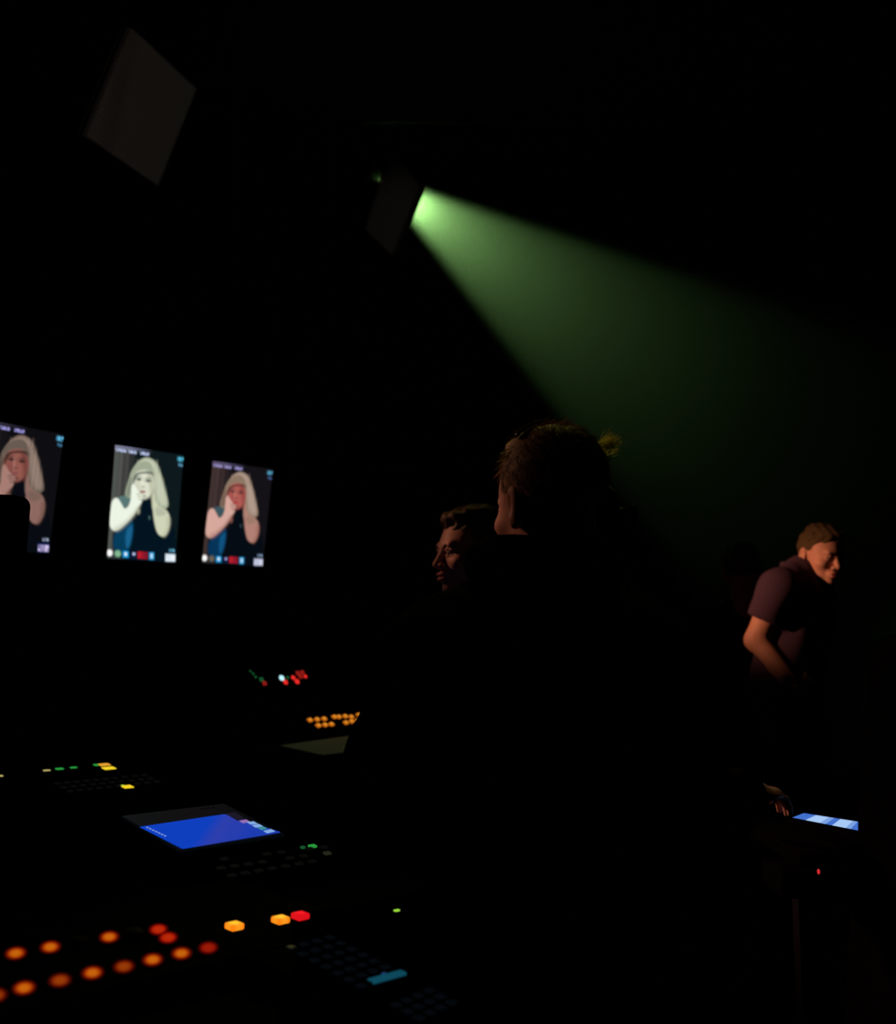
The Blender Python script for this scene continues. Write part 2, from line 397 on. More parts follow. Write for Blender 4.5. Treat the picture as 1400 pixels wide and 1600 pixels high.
# ---- body
def V3(*a): return np.array(a, dtype=np.float32)
def person(name, label, J, head_M, hair_style, hair_mat, hands, top, sleeve=1.0, collar=None, bulk=1.0, extra_top=None, brow=True):
    """J: joints in world space. Skin is one mesh; hair, eyes, brows, lips and clothes are parts."""
    root = thing(name, label, 'person', (float(J['pel'][0]), float(J['pel'][1]), 0))
    j = {k: np.array(v, dtype=np.float32) for k, v in J.items()}
    lat = j['shL'] - j['shR']; lat /= np.linalg.norm(lat)
    def torso(P, o=0.0):
        k = 0.06 * bulk
        d = None
        for s in (-1, 1):
            a = j['pel'] + lat * s * 0.075 * bulk; m = j['mid'] + lat * s * 0.065 * bulk; c = j['che'] + lat * s * 0.085 * bulk
            for e in (s_cap(P, a, m, 0.105 * bulk, 0.098 * bulk), s_cap(P, m, c, 0.098 * bulk, 0.108 * bulk)):
                d = e if d is None else smin(d, e, k)
        d = smin(d, s_cap(P, j['shL'], j['shR'], 0.060 * bulk, 0.060 * bulk), k)
        for s in ('L', 'R'):
            d = smin(d, s_cap(P, j['nec'], j['sh' + s], 0.052 * bulk, 0.045 * bulk), 0.04)
        return d - o
    def arm(P, s, o=0.0, f=1.0):
        d = s_cap(P, j['sh' + s], j['el' + s], 0.056 * bulk + o, 0.043 + o)
        if f > 0.5: d = smin(d, s_cap(P, j['el' + s], j['wr' + s], 0.043 + o, 0.027 + o), 0.02)
        return d
    def legs(P, o=0.0):
        d = None
        for s in ('L', 'R'):
            e = smin(s_cap(P, j['hi' + s], j['kn' + s], 0.088 + o, 0.058 + o), s_cap(P, j['kn' + s], j['an' + s], 0.058 + o, 0.038 + o), 0.02)
            d = e if d is None else smin(d, e, 0.02)
        return d
    allp = np.stack(list(j.values())); lo = allp.min(0) - 0.2; hi = allp.max(0) + 0.2
    lo[2] = max(lo[2], 0.0)
    def body(P):
        d = smin(torso(P), legs(P), 0.05)
        for s in ('L', 'R'): d = smin(d, arm(P, s), 0.03)
        return smin(d, s_cap(P, j['che'], j['nec'], 0.06, 0.052), 0.04)
    parts = [surface(body, lo, hi, 0.010)]
    parts.append(xf(surface(head_sdf, (-0.10, -0.135, -0.22), (0.10, 0.135, 0.13), 0.0025), head_M))
    for M_, side, curls, th in hands: parts.append(xf(hand_geo(curls, side, 1.0, th), M_))
    b = obj('body', mesh_of('body', parts), M_SKIN, root, True)
    # head parts
    hv = surface(hair_sdf(hair_style), (-0.10, -0.12, -0.09), (0.10, 0.14, 0.15), 0.0028)
    hr = obj('hair', mesh_of('hair', [xf(hv, head_M)]), hair_mat, root, True)
    for s in (-1, 1):
        bm = bmesh.new(); bmesh.ops.create_uvsphere(bm, u_segments=16, v_segments=10, radius=0.0118)
        bmesh.ops.transform(bm, matrix=head_M @ T(s * 0.031, -0.0795, -0.005), verts=bm.verts)
        eye = obj('eye', bm, M_EYE, root, True)
        bm = bmesh.new(); bmesh.ops.create_uvsphere(bm, u_segments=12, v_segments=8, radius=0.0048)
        bmesh.ops.transform(bm, matrix=head_M @ T(s * 0.031, -0.0868, -0.006), verts=bm.verts)
        obj('iris', bm, M_IRIS, eye, True)
        bm = tube([head_M @ Vector((s * x, y, z)) for x, y, z in ((0.014, -0.0925, 0.010), (0.028, -0.0925, 0.016), (0.042, -0.083, 0.014), (0.050, -0.073, 0.008))], [0.003, 0.0042, 0.0036, 0.002], 6)
        obj('eyebrow', bm, M_BROW, root, True)
    def lipf(P):
        d = smin(s_ell(P, (0, -0.0992, -0.0605), (0.0205, 0.0076, 0.0056)), s_ell(P, (0, -0.0972, -0.0735), (0.0185, 0.0081, 0.0063)), 0.001)
        return smax(d, -s_ell(P, (0, -0.107, -0.0670), (0.024, 0.0105, 0.0016)), 0.002)
    obj('lips', mesh_of('lips', [xf(surface(lipf, (-0.026, -0.112, -0.084), (0.026, -0.086, -0.05), 0.0012), head_M)]), M_LIP, root, True)
    # clothes
    tname, tmat, to, hemz = top
    def topf(P):
        d = torso(P, to)
        for s in ('L', 'R'):
            if sleeve >= 1: e = arm(P, s, to, 1.0); wd = j['wr' + s] - j['el' + s]; e = smax(e, s_plane(P, j['wr' + s] - wd * 0.13, wd), 0.006)
            else:
                en = j['sh' + s] + (j['el' + s] - j['sh' + s]) * sleeve
                e = s_cap(P, j['sh' + s], j['el' + s], 0.060 * bulk + to, 0.052 + to)
                e = smax(e, s_plane(P, en, j['el' + s] - j['sh' + s]), 0.005)
            d = smin(d, e, 0.03)
        if extra_top: d = extra_top(P, d)
        ax = j['pel'] - j['mid']
        d = smax(d, s_plane(P, (float(j['pel'][0]), float(j['pel'][1]), hemz), ax), 0.01)
        fold = 0.003 * np.sin(P[..., 2] * 38 + 6 * np.sin(P[..., 0] * 9 + P[..., 1] * 7)) * np.sin(P[..., 0] * 31 + P[..., 1] * 23)
        return d + fold
    tp = obj(tname, mesh_of(tname, [surface(topf, lo, hi, 0.009)]), tmat, root, True)
    if collar:
        obj('collar', mesh_of('collar', [surface(collar[0], collar[1], collar[2], 0.005)]), collar[3], tp, True)
    def botf(P):
        d = smin(legs(P, 0.017), s_cap(P, j['pel'] + lat * 0.06, j['pel'] - lat * 0.06, 0.115 * bulk, 0.115 * bulk), 0.05)
        d = smax(d, s_plane(P, j['pel'] + V3(0, 0, 0.05), (0, 0, 1)), 0.01)
        return smax(d, s_plane(P, (0, 0, 0.06), (0, 0, -1)), 0.01)
    obj('trousers', mesh_of('trousers', [surface(botf, lo, np.minimum(hi, [99, 99, float(j['pel'][2]) + 0.12]), 0.011)]), M_TROUSER, root, True)
    for s in ('L', 'R'):
        a = j['an' + s]; t = j['to' + s]
        def shoe(P, a=a, t=t):
            d = smin(s_cap(P, (a[0], a[1], 0.05), (t[0], t[1], 0.035), 0.050, 0.040), s_cap(P, (a[0], a[1], 0.06), (a[0], a[1], 0.10), 0.046, 0.048), 0.02)
            return smax(d, s_plane(P, (0, 0, 0.001), (0, 0, -1)), 0.006)
        l2 = np.minimum(a, t) - 0.09; h2 = np.maximum(a, t) + 0.09; l2[2] = -0.012; h2[2] = 0.16
        obj('shoe', mesh_of('shoe', [surface(shoe, l2, h2, 0.006)]), M_SHOE, root, True)
    return root

# ------------------------------------------------------------------ the room
structure(obj('floor', box(T(0, 4, -0.05), 12.4, 14.4, 0.1), M_FLOOR))
structure(obj('ceiling', box(T(0, 4, 6.05), 12.4, 14.4, 0.1), M_WALL))
structure(obj('wall_back', box(T(0, 11.1, 3), 12.4, 0.2, 6.0), M_WALL))
structure(obj('wall_front', box(T(0, -3.1, 3), 12.4, 0.2, 6.0), M_WALL))
structure(obj('wall_left', box(T(-6.1, 4, 3), 0.2, 14.0, 6.0), M_WALL))
structure(obj('wall_right', box(T(6.1, 4, 3), 0.2, 14.0, 6.0), M_WALL))
for nm, M_, sx, sy in (('baseboard_back', T(0, 10.985, 0.06), 12.0, 0.03), ('baseboard_left', T(-5.985, 4, 0.06), 0.03, 14.0), ('baseboard_right', T(5.985, 4, 0.06), 0.03, 14.0)):
    structure(obj(nm, box(M_, sx, sy, 0.12, 0.004), M_WALL))

# ------------------------------------------------------------------ overhead panels and the stage lamp in the haze
def mesh_panel_mat():
    m = bpy.data.materials.new('grey_perforated_mesh'); m.use_nodes = True; nt = m.node_tree; b = nt.nodes['Principled BSDF']
    b.inputs['Roughness'].default_value = 0.9; b.inputs['Specular IOR Level'].default_value = 0.05
    tc = nt.nodes.new('ShaderNodeTexCoord'); wv = nt.nodes.new('ShaderNodeTexWave'); wv.bands_direction = 'Z'
    wv.inputs['Scale'].default_value = 14; nt.links.new(tc.outputs['Object'], wv.inputs['Vector'])
    cr = nt.nodes.new('ShaderNodeValToRGB'); cr.color_ramp.elements[0].color = (0.36, 0.33, 0.30, 1); cr.color_ramp.elements[1].color = (0.50, 0.47, 0.43, 1)
    nt.links.new(wv.outputs['Fac'], cr.inputs['Fac']); nt.links.new(cr.outputs['Color'], b.inputs['Base Color'])
    return m
M_PANEL = mesh_panel_mat()
def overhead_panel(px_tl, px_bl, px_br, px_tr, Y, label, normal=None):
    c = Vector()
    P0 = [Vector(p) for p in ((-1.55, 4.98, 4.37), (-1.39, 5.69, 4.44), (-1.58, 5.67, 3.87), (-1.73, 4.96, 3.80))]
    v = (P0[0] - P0[3]).normalized(); u = (P0[1] - P0[0]); u = (u - v * u.dot(v)).normalized(); n = u.cross(v)
    if normal: n = Vector(normal).normalized()
    cen = W(sum(p[0] for p in (px_tl, px_bl, px_br, px_tr)) / 4, sum(p[1] for p in (px_tl, px_bl, px_br, px_tr)) / 4, Y)
    o = Vector((0, 0, CAMZ)); q = []
    for p in (px_tl, px_tr, px_br, px_bl):
        r = ray(*p); t = (cen - o).dot(n) / r.dot(n); q.append(o + r * t)
    root = thing('overhead_panel', label, 'panel', cen)
    bm = bmesh.new()
    fr = [bm.verts.new(x) for x in q]; bk = [bm.verts.new(x - n * 0.05) for x in q]
    bm.faces.new(fr); bm.faces.new(bk[::-1])
    for i in range(4): bm.faces.new((fr[i], bk[i], bk[(i + 1) % 4], fr[(i + 1) % 4]))
    bmesh.ops.recalc_face_normals(bm, faces=bm.faces)
    obj('face', bm, M_PANEL, root)
    for i in range(4):
        a, b_ = q[i] - n * 0.03, q[(i + 1) % 4] - n * 0.03
        obj('edge_rail', tube([a, b_], 0.006, 8), M_METAL, root)
    for k in (0, 1):
        top = q[k] - n * 0.03
        obj('suspension_cable', tube([top, (top.x, top.y, 6.0)], 0.003, 6), M_METAL, root)
    return root
overhead_panel((205, 43), (135, 213), (247, 290), (307, 139), 5.3, 'large dim grey mesh panel hung high at the upper left, tilted like a diamond')
overhead_panel((612, 233), (570, 357), (612, 398), (655, 290), 6.45, 'smaller very dark mesh panel hung beside the green light beam', (-0.82, -0.57, -0.09))

LP = W(595, 280, 7.6)
LT = W(1010, 575, 8.1)
beam_dir = (LT - LP).normalized()
sl = thing('stage_spotlight', 'black stage spotlight throwing the green beam, hidden behind the smaller mesh panel', 'spotlight', LP)
Mb = T(LP) @ beam_dir.to_track_quat('Z', 'Y').to_matrix().to_4x4()
housing = lathe([(0.05, -0.30), (0.075, -0.28), (0.08, -0.10), (0.055, -0.06), (0.05, -0.03)], Mb, 24)
obj('lamp_housing', housing, M_METAL, sl, True)
bm = bmesh.new()
side_v = beam_dir.cross(Vector((0, 0, 1))).normalized()
for s in (-1, 1):
    add_tube(bm, [LP - beam_dir * 0.2 + side_v * s * 0.095, LP - beam_dir * 0.2 + side_v * s * 0.095 + Vector((0, 0, 0.18))], 0.008)
add_tube(bm, [LP - beam_dir * 0.2 + side_v * 0.10 + Vector((0, 0, 0.18)), LP - beam_dir * 0.2 - side_v * 0.10 + Vector((0, 0, 0.18))], 0.008)
obj('yoke', bm, M_METAL, sl)
top_p = LP - beam_dir * 0.2 + Vector((0, 0, 0.18))
obj('hanging_clamp', tube([top_p, top_p + Vector((0, 0, 0.12))], 0.02), M_METAL, sl)
bar = obj('lighting_bar', tube([(-5.95, top_p.y, top_p.z + 0.142), (5.95, top_p.y, top_p.z + 0.142)], 0.024, 14), M_METAL, None, True)
tag(bar, 'long black pipe under the ceiling that carries the stage spotlight', 'pipe')
green = lamp('green_spot', 'SPOT', LP, LT, 2000, (0.48, 1.0, 0.30), 0.045, 39.0, 0.30)
green.parent = sl; green.matrix_parent_inverse = parent_inv(sl)

# haze hanging around the lamp, thickened close to it to shape the beam's brightness
hm = bpy.data.materials.new('stage_haze'); hm.use_nodes = True; nt = hm.node_tree; nt.nodes.clear()
out = nt.nodes.new('ShaderNodeOutputMaterial'); vs = nt.nodes.new('ShaderNodeVolumeScatter')
vs.inputs['Color'].default_value = (0.9, 0.95, 0.9, 1); vs.inputs['Anisotropy'].default_value = 0.0
geo = nt.nodes.new('ShaderNodeNewGeometry'); sub = nt.nodes.new('ShaderNodeVectorMath'); sub.operation = 'SUBTRACT'
sub.inputs[1].default_value = LP; nt.links.new(geo.outputs['Position'], sub.inputs[0])
ln = nt.nodes.new('ShaderNodeVectorMath'); ln.operation = 'LENGTH'; nt.links.new(sub.outputs[0], ln.inputs[0])
def mth(op, a, b=None):
    n = nt.nodes.new('ShaderNodeMath'); n.operation = op
    for i, x in enumerate((a, b)):
        if x is None: continue
        if isinstance(x, (int, float)): n.inputs[i].default_value = x
        else: nt.links.new(x, n.inputs[i])
    return n.outputs[0]
HAZE_D, HAZE_K = 0.053, 0.99
ex = mth('POWER', math.e, mth('MULTIPLY', ln.outputs['Value'], -HAZE_K))
nz = nt.nodes.new('ShaderNodeTexNoise'); nz.inputs['Scale'].default_value = 0.9; nz.inputs['Detail'].default_value = 1
nt.links.new(geo.outputs['Position'], nz.inputs['Vector'])
dn = mth('MULTIPLY', mth('MULTIPLY', mth('ADD', ex, mth('MULTIPLY', mth('POWER', math.e, mth('MULTIPLY', ln.outputs['Value'], -8.0)), 30.0)), HAZE_D), mth('ADD', mth('MULTIPLY', nz.outputs['Fac'], 0.5), 0.75))
nt.links.new(dn, vs.inputs['Density']); nt.links.new(vs.outputs[0], out.inputs['Volume'])
hz = obj('stage_haze', box(T(2.4, 8.45, 2.55), 7.0, 3.0, 5.0), hm)
tag(hz, 'thin drifting stage haze lit green by the spotlight beam', 'haze', kind='stuff')

# ------------------------------------------------------------------ picture monitors
def poly_sd(X, Y, pts):
    pts = np.array(pts, float); n = len(pts); d = np.full(X.shape, 1e9); ins = np.zeros(X.shape, bool)
    for i in range(n):
        a, b = pts[i], pts[(i + 1) % n]; e = b - a
        t = np.clip(((X - a[0]) * e[0] + (Y - a[1]) * e[1]) / (e @ e), 0, 1)
        d = np.minimum(d, np.hypot(X - a[0] - t * e[0], Y - a[1] - t * e[1]))
        c = ((a[1] > Y) != (b[1] > Y)) & (X < (b[0] - a[0]) * (Y - a[1]) / ((b[1] - a[1]) or 1e-9) + a[0]); ins ^= c
    return np.where(ins, -d, d)
def chaikin(p, n=2):
    p = [np.array(q, float) for q in p]
    for _ in range(n):
        p = [x for i in range(len(p)) for x in (p[i] * .75 + p[(i + 1) % len(p)] * .25, p[i] * .25 + p[(i + 1) % len(p)] * .75)]
    return p
def picture(pal, nu, nv):
    """the broadcast picture shown on a monitor: a woman with long fair hair, hand at her mouth"""
    U, Vv = np.meshgrid(np.linspace(0, 1, nu), np.linspace(0, 1, nv))
    TL, TR, BR, BL = [np.array(p, float) for p in ((140, 115), (645, 190), (578, 975), (70, 955))]
    X = (TL[0] * (1 - U) + TR[0] * U) * (1 - Vv) + (BL[0] * (1 - U) + BR[0] * U) * Vv
    Y = (TL[1] * (1 - U) + TR[1] * U) * (1 - Vv) + (BL[1] * (1 - U) + BR[1] * U) * Vv
    g = lambda c: np.array(srgb(*c))
    img = np.zeros(U.shape + (3,)) + g(pal['bg'])
    def put(mask, col):
        nonlocal img
        col = g(col) if isinstance(col, tuple) else col
        img = img * (1 - mask[..., None]) + col * mask[..., None]
    sm = lambda d, s: np.clip(0.5 - d / (2 * s), 0, 1)
    Xs = X + 0.085 * (Y - 115)
    put(sm(Xs - 250, 50) * (0.75 + 0.25 * np.sin(Xs * 0.14)) * sm(60 - (Xs - 100), 500), pal['curtain'])
    put(sm(Xs - 178, 10) * 0.65, pal['curtain2'])
    put(sm(Y - 115 - (X - 140) * 0.148 - 14, 14) * sm(X - 330, 80) * 0.5, pal['bar'])
    P = lambda pts, s, col, a=1.0: put(sm(poly_sd(X, Y, chaikin(pts)), s) * a, col)
    E_ = lambda cx, cy, rx, ry, s, col, a=1.0: put(sm((np.hypot((X - cx) / rx, (Y - cy) / ry) - 1) * min(rx, ry), s) * a, col)
    P([(300, 560), (405, 500), (500, 560), (575, 720), (585, 900), (570, 985), (110, 970), (112, 720), (200, 560)], 8, pal['dress'])
    P([(125, 740), (262, 640), (262, 760), (232, 905), (110, 905)], 8, pal['blue'])
    P([(205, 745), (256, 690), (256, 760), (228, 880), (205, 870)], 10, pal['blue2'], 0.8)
    P([(140, 498), (235, 480), (262, 520), (190, 600), (150, 560)], 6, pal['teal'])
    P([(370, 200), (315, 222), (262, 285), (228, 380), (200, 480), (225, 505), (262, 500), (300, 420), (400, 420), (398, 560), (410, 600), (500, 590), (528, 560), (522, 510), (492, 420), (470, 320), (440, 240)], 5, pal['hair'])
    P([(372, 208), (320, 232), (280, 285), (330, 262), (400, 262), (440, 330), (430, 250)], 16, pal['hair2'], 0.6)
    P([(425, 300), (470, 330), (505, 470), (515, 555), (470, 560), (430, 470)], 16, pal['hair2'], 0.5)
    hl = 0.35 * (0.5 + 0.5 * np.sin(X * 0.22 + Y * 0.02)) * sm(poly_sd(X, Y, [(300, 230), (440, 230), (500, 430), (520, 560), (420, 580), (415, 320), (330, 290), (240, 420)]), 14)
    put(hl, pal['hair2'])
    E_(338, 402, 80, 110, 8, pal['face'])
    E_(300, 430, 30, 60, 18, pal['faced'], 0.35)
    put(sm((X - 372), 30) * 0, pal['face'])
    P([(360, 300), (415, 330), (418, 500), (392, 520), (385, 430)], 14, pal['faced'], 0.7)
    P([(250, 345), (300, 300), (390, 292), (412, 340), (412, 270), (370, 225), (290, 250), (240, 330)], 7, pal['hair'])
    P([(262, 345), (300, 312), (405, 305), (414, 345), (392, 322), (300, 326), (276, 380), (262, 420)], 7, pal['shade'], 0.95)
    P([(222, 420), (250, 350), (264, 360), (240, 490), (212, 498)], 8, pal['shade'], 0.5)
    for ex, ey in ((308, 366), (375, 377)):
        E_(ex, ey, 22, 10, 6, pal['shade'], 0.9); E_(ex, ey + 2, 7, 6, 4, pal['dark'], 0.9)
        P([(ex - 26, ey - 20), (ex + 22, ey - 24), (ex + 24, ey - 17), (ex - 26, ey - 12)], 5, pal['shade'], 0.7)
    E_(336, 422, 12, 5, 4, pal['shade'], 0.8); E_(326, 398, 5, 30, 7, pal['hi'], 0.5)
    E_(333, 458, 22, 9, 4, pal['lip']); E_(333, 490, 22, 10, 5, pal['dark'], 0.7)
    # arms and hands
    P([(150, 497), (112, 520), (98, 600), (88, 690), (105, 745), (145, 752), (205, 700), (262, 640), (300, 575), (330, 530), (325, 508), (345, 490), (318, 470), (292, 440), (268, 395), (250, 420), (250, 490), (235, 560), (200, 590), (185, 560)], 6, pal['arm'])
    for k in range(3): P([(282 + 8 * k, 470 + 20 * k), (320 + 6 * k, 462 + 20 * k), (338 + 4 * k, 470 + 20 * k), (322 + 4 * k, 478 + 20 * k), (290 + 6 * k, 486 + 20 * k)], 4, pal['armd'], 0.55)
    P([(405, 505), (418, 450), (428, 540), (470, 575), (515, 590), (538, 640), (536, 710), (510, 778), (475, 788), (440, 762), (420, 690), (408, 600)], 6, pal['arm2'])
    P([(425, 560), (500, 590), (520, 620), (450, 640), (425, 620)], 12, pal['hair'], 0.6)
    P([(510, 640), (540, 640), (538, 720), (505, 785), (480, 788), (515, 720)], 14, pal['armd'], 0.6)
    P([(112, 745), (150, 755), (210, 705), (270, 640), (320, 555), (300, 560), (250, 630), (190, 690), (130, 725)], 16, pal['armd'], 0.55)
    E_(300, 600, 12, 22, 6, pal['armd'], 0.8); E_(383, 648, 7, 14, 4, pal['teal'], 0.6)
    # menu row, logos and icons on the picture
    def glyphs(x0, y0, n, h_, col, slope=0.148, wd=11):
        r = random.Random(int(x0 * 7 + y0))
        for k in range(n):
            gx = x0 + k * wd; gy = y0 + (gx - x0) * slope
            R = lambda ax, ay, bx, by: put(sm(np.maximum(np.abs(X - (gx + (ax + bx) / 2)) - abs(bx - ax) / 2, np.abs(Y - (gy + (ay + by) / 2)) - abs(by - ay) / 2), 1.8) * 0.95, col)
            R(0, 0, 2.5, h_)
            if r.random() < .7: R(wd - 4, 0, wd - 2, h_)
            R(0, r.choice([0, h_ * .5, h_ - 2]), wd - 2, r.choice([0, h_ * .5, h_ - 2]) + 2)
    if pal['menu']:
        glyphs(142, 138, 7, 22, pal['text']); glyphs(232, 151, 6, 22, pal['text']); glyphs(319, 164, 6, 22, pal['text'])
    glyphs(598, 203, 4, 30, pal['cyan'], wd=12); glyphs(606, 250, 3, 20, pal['cyan2'], wd=10)
    glyphs(532, 876, 5, 18, pal['text2'], 0.05, 9)
    sq = lambda cx, cy, rx, ry, col, a=1.0: put(sm(np.maximum(np.abs(X - cx) - rx, np.abs(Y - cy) - ry), 3) * a, col)
    sq(540, 940, 38, 28, pal['logo']); glyphs(506, 920, 6, 42, pal['logod'], 0.05, 12)
    if pal['dock']:
        sq(240, 930, 190, 30, (6, 22, 34), 0.6)
        E_(90, 914, 20, 25, 4, (255, 255, 255)); E_(148, 918, 23, 26, 4, pal['ic1']); sq(150, 920, 9, 7, pal['armd'], .5)
        sq(205, 922, 22, 25, (20, 150, 215)); E_(205, 920, 10, 13, 4, (225, 245, 255))
        sq(262, 925, 20, 25, (16, 28, 60)); sq(265, 918, 9, 9, pal['text'])
        sq(313, 925, 20, 26, (190, 30, 45)); sq(350, 928, 17, 26, (150, 20, 40)); sq(350, 925, 12, 3, (10, 30, 60)); sq(322, 925, 2, 24, (60, 10, 20))
        sq(397, 930, 18, 27, (45, 160, 220)); sq(397, 930, 8, 16, (200, 230, 250))
    # soft falloff of the picture itself towards its right-hand side
    return np.clip(img, 0, 1)
PAL = {
 'cool': dict(bg=(13, 25, 28), curtain=(112, 110, 104), curtain2=(84, 90, 86), bar=(170, 175, 215), dress=(3, 20, 32), blue=(5, 60, 92), blue2=(28, 104, 150), teal=(88, 120, 118), hair=(160, 170, 146), hair2=(216, 222, 196), face=(222, 226, 205), faced=(176, 176, 150), shade=(78, 92, 84), dark=(16, 24, 28), hi=(245, 248, 235), lip=(150, 96, 92), arm=(236, 244, 228), armd=(178, 180, 152), arm2=(208, 212, 184), text=(196, 208, 248), text2=(120, 205, 240), cyan=(90, 205, 240), cyan2=(110, 180, 220), logo=(205, 225, 240), logod=(250, 252, 255), ic1=(120, 180, 140), dock=True, menu=True),
 'warm': dict(bg=(20, 18, 22), curtain=(92, 70, 68), curtain2=(66, 52, 50), bar=(130, 120, 170), dress=(6, 12, 20), blue=(6, 52, 88), blue2=(18, 88, 136), teal=(60, 84, 92), hair=(140, 118, 100), hair2=(196, 172, 158), face=(176, 92, 84), faced=(140, 60, 58), shade=(86, 50, 46), dark=(26, 14, 18), hi=(205, 140, 130), lip=(170, 52, 56), arm=(214, 168, 156), armd=(150, 96, 84), arm2=(178, 128, 116), text=(168, 160, 222), text2=(150, 180, 215), cyan=(90, 175, 215), cyan2=(80, 110, 170), logo=(170, 178, 205), logod=(222, 222, 240), ic1=(96, 96, 88), dock=True, menu=True),
 'dim': dict(bg=(14, 14, 18), curtain=(44, 36, 36), curtain2=(34, 28, 26), bar=(70, 64, 90), dress=(8, 11, 18), blue=(8, 30, 50), blue2=(10, 44, 70), teal=(34, 42, 48), hair=(104, 90, 80), hair2=(166, 142, 130), face=(146, 88, 78), faced=(104, 52, 48), shade=(58, 38, 34), dark=(14, 10, 12), hi=(196, 140, 126), lip=(130, 74, 76), arm=(166, 124, 114), armd=(110, 76, 68), arm2=(140, 104, 96), text=(160, 155, 225), text2=(170, 185, 215), cyan=(100, 200, 245), cyan2=(70, 130, 170), logo=(30, 50, 110), logod=(225, 205, 245), ic1=(60, 70, 60), dock=False, menu=True),
}
def picture_mat():
    m = bpy.data.materials.new('lit_monitor_picture'); m.use_nodes = True; nt = m.node_tree
    b = nt.nodes['Principled BSDF']; b.inputs['Base Color'].default_value = (0.005, 0.005, 0.005, 1)
    b.inputs['Roughness'].default_value = 0.5; b.inputs['Specular IOR Level'].default_value = 0.1
    a = nt.nodes.new('ShaderNodeAttribute'); a.attribute_name = 'picture'
    nt.links.new(a.outputs['Color'], b.inputs['Emission Color']); b.inputs['Emission Strength'].default_value = 1.0
    return m
M_PIC = picture_mat()
def monitor(corners, pal, label):
    TL, TR, BR, BL = [Vector(c) for c in corners]
    v = (((TL - BL) + (TR - BR)) / 2); u = ((TR - TL) + (BR - BL)) / 2; c = (TL + TR + BR + BL) / 4
    vh = v.normalized(); uh = (u - vh * u.dot(vh)).normalized(); n = uh.cross(vh)
    R = T(c) @ Matrix((uh, vh, n)).transposed().to_4x4(); wd, ht = u.length, v.length
    root = thing('monitor', label, 'monitor', c, 'picture monitors hanging in a row')
    obj('bezel', box(R @ T(0, 0, -0.0215), wd + 0.05, ht + 0.06, 0.04, 0.006), M_CASE, root)
    obj('rear_case', box(R @ T(0, 0, -0.0565), wd * 0.75, ht * 0.7, 0.03, 0.01), M_CASE, root)
    nu, nv = 130, 180
    img = picture(PAL[pal], nu, nv)
    xs = np.linspace(0, 1, nu); ys = np.linspace(0, 1, nv)
    q = [(TL, TR, BR, BL)]
    me = bpy.data.meshes.new('screen')
    vt = []
    for y in ys:
        L_ = TL.lerp(BL, y); R_ = TR.lerp(BR, y)
        for x in xs: vt.append(L_.lerp(R_, x))
    fc = [(r * nu + k, (r + 1) * nu + k, (r + 1) * nu + k + 1, r * nu + k + 1) for r in range(nv - 1) for k in range(nu - 1)]
    me.from_pydata(vt, [], fc)
    ca = me.color_attributes.new('picture', 'FLOAT_COLOR', 'POINT')
    ca.data.foreach_set('color', np.concatenate([img.reshape(-1, 3), np.ones((nu * nv, 1))], 1).astype(np.float32).ravel())
    obj('screen', me, M_PIC, root)
    # drop pole up to the pipe
    top = R @ Vector((0, 0, -0.09))
    obj('mounting_arm', tube([R @ Vector((0, 0, -0.06)), top, (top.x, top.y, 2.714)], 0.012), M_METAL, root)
    return root, top
m0, t0 = monitor([(-1.515, 3.50, 2.115), (-1.355, 3.775, 2.12), (-1.395, 3.79, 1.70), (-1.555, 3.52, 1.69)], 'dim', 'leftmost monitor, cut by the frame, showing a dim picture of a fair-haired woman')
m1, t1 = monitor([(-1.22, 3.93, 2.11), (-1.02, 4.14, 2.11), (-1.06, 4.22, 1.70), (-1.26, 4.01, 1.70)], 'cool', 'middle monitor with the brightest, pale greenish picture of a fair-haired woman')
m2, t2 = monitor([(-0.95, 4.34, 2.12), (-0.74, 4.54, 2.12), (-0.78, 4.57, 1.71), (-0.99, 4.37, 1.71)], 'warm', 'right-hand lit monitor with the reddish picture of a fair-haired woman')
dm = thing('blank_monitor', 'wide switched-off black monitor to the right of the lit ones', 'monitor', W(518, 830, 4.9))
cD = W(520, 845, 4.95); RD = T(cD) @ Matrix((Vector((0.88, 0.47, 0)), Vector((0, 0, 1)), Vector((0.47, -0.88, 0)))).transposed().to_4x4()
obj('bezel', box(RD, 0.58, 0.50, 0.05, 0.008), M_CASE, dm); obj('screen', box(RD @ T(0, 0, 0.0265), 0.53, 0.45, 0.004, 0.001), M_CASE, dm)
obj('mounting_arm', tube([RD @ Vector((0, 0, -0.02)), RD @ Vector((0, 0, -0.08)), (RD @ Vector((0, 0, -0.08))).xy.to_3d() + Vector((0, 0, 2.714))], 0.012), M_METAL, dm)
td = RD @ Vector((0, 0, -0.08))
bm = bmesh.new()
railpts = [Vector((-3.0, 1.4, 2.74))] + [Vector((t.x, t.y, 2.74)) for t in (t0, t1, t2, td)]
add_tube(bm, railpts, 0.024, 12)
rail = thing('monitor_rail', 'black pipe rail above the monitors from which they hang', 'rail', (-1.2, 4.2, 2.74))
obj('pipe', bm, M_METAL, rail, True)
for p in (railpts[0], railpts[3], railpts[4]): obj('drop_rod', tube([p, (p.x, p.y, 6.0)], 0.01), M_METAL, rail)
pole_b = W(457, 742, 5.35); pole_t = W(458, 643, 5.35)
po = thing('metal_pole', 'thin grey upright metal pole rising behind the blank monitor', 'pole', (pole_b.x, pole_b.y, 0))
obj('shaft', tube([(pole_b.x, pole_b.y, 0.02), pole_t], 0.008, 12), M_STEEL, po, True)
obj('base', lathe([(0.16, 0.0), (0.16, 0.015), (0.03, 0.03)], T(pole_b.x, pole_b.y, 0.0), 24), M_METAL, po)

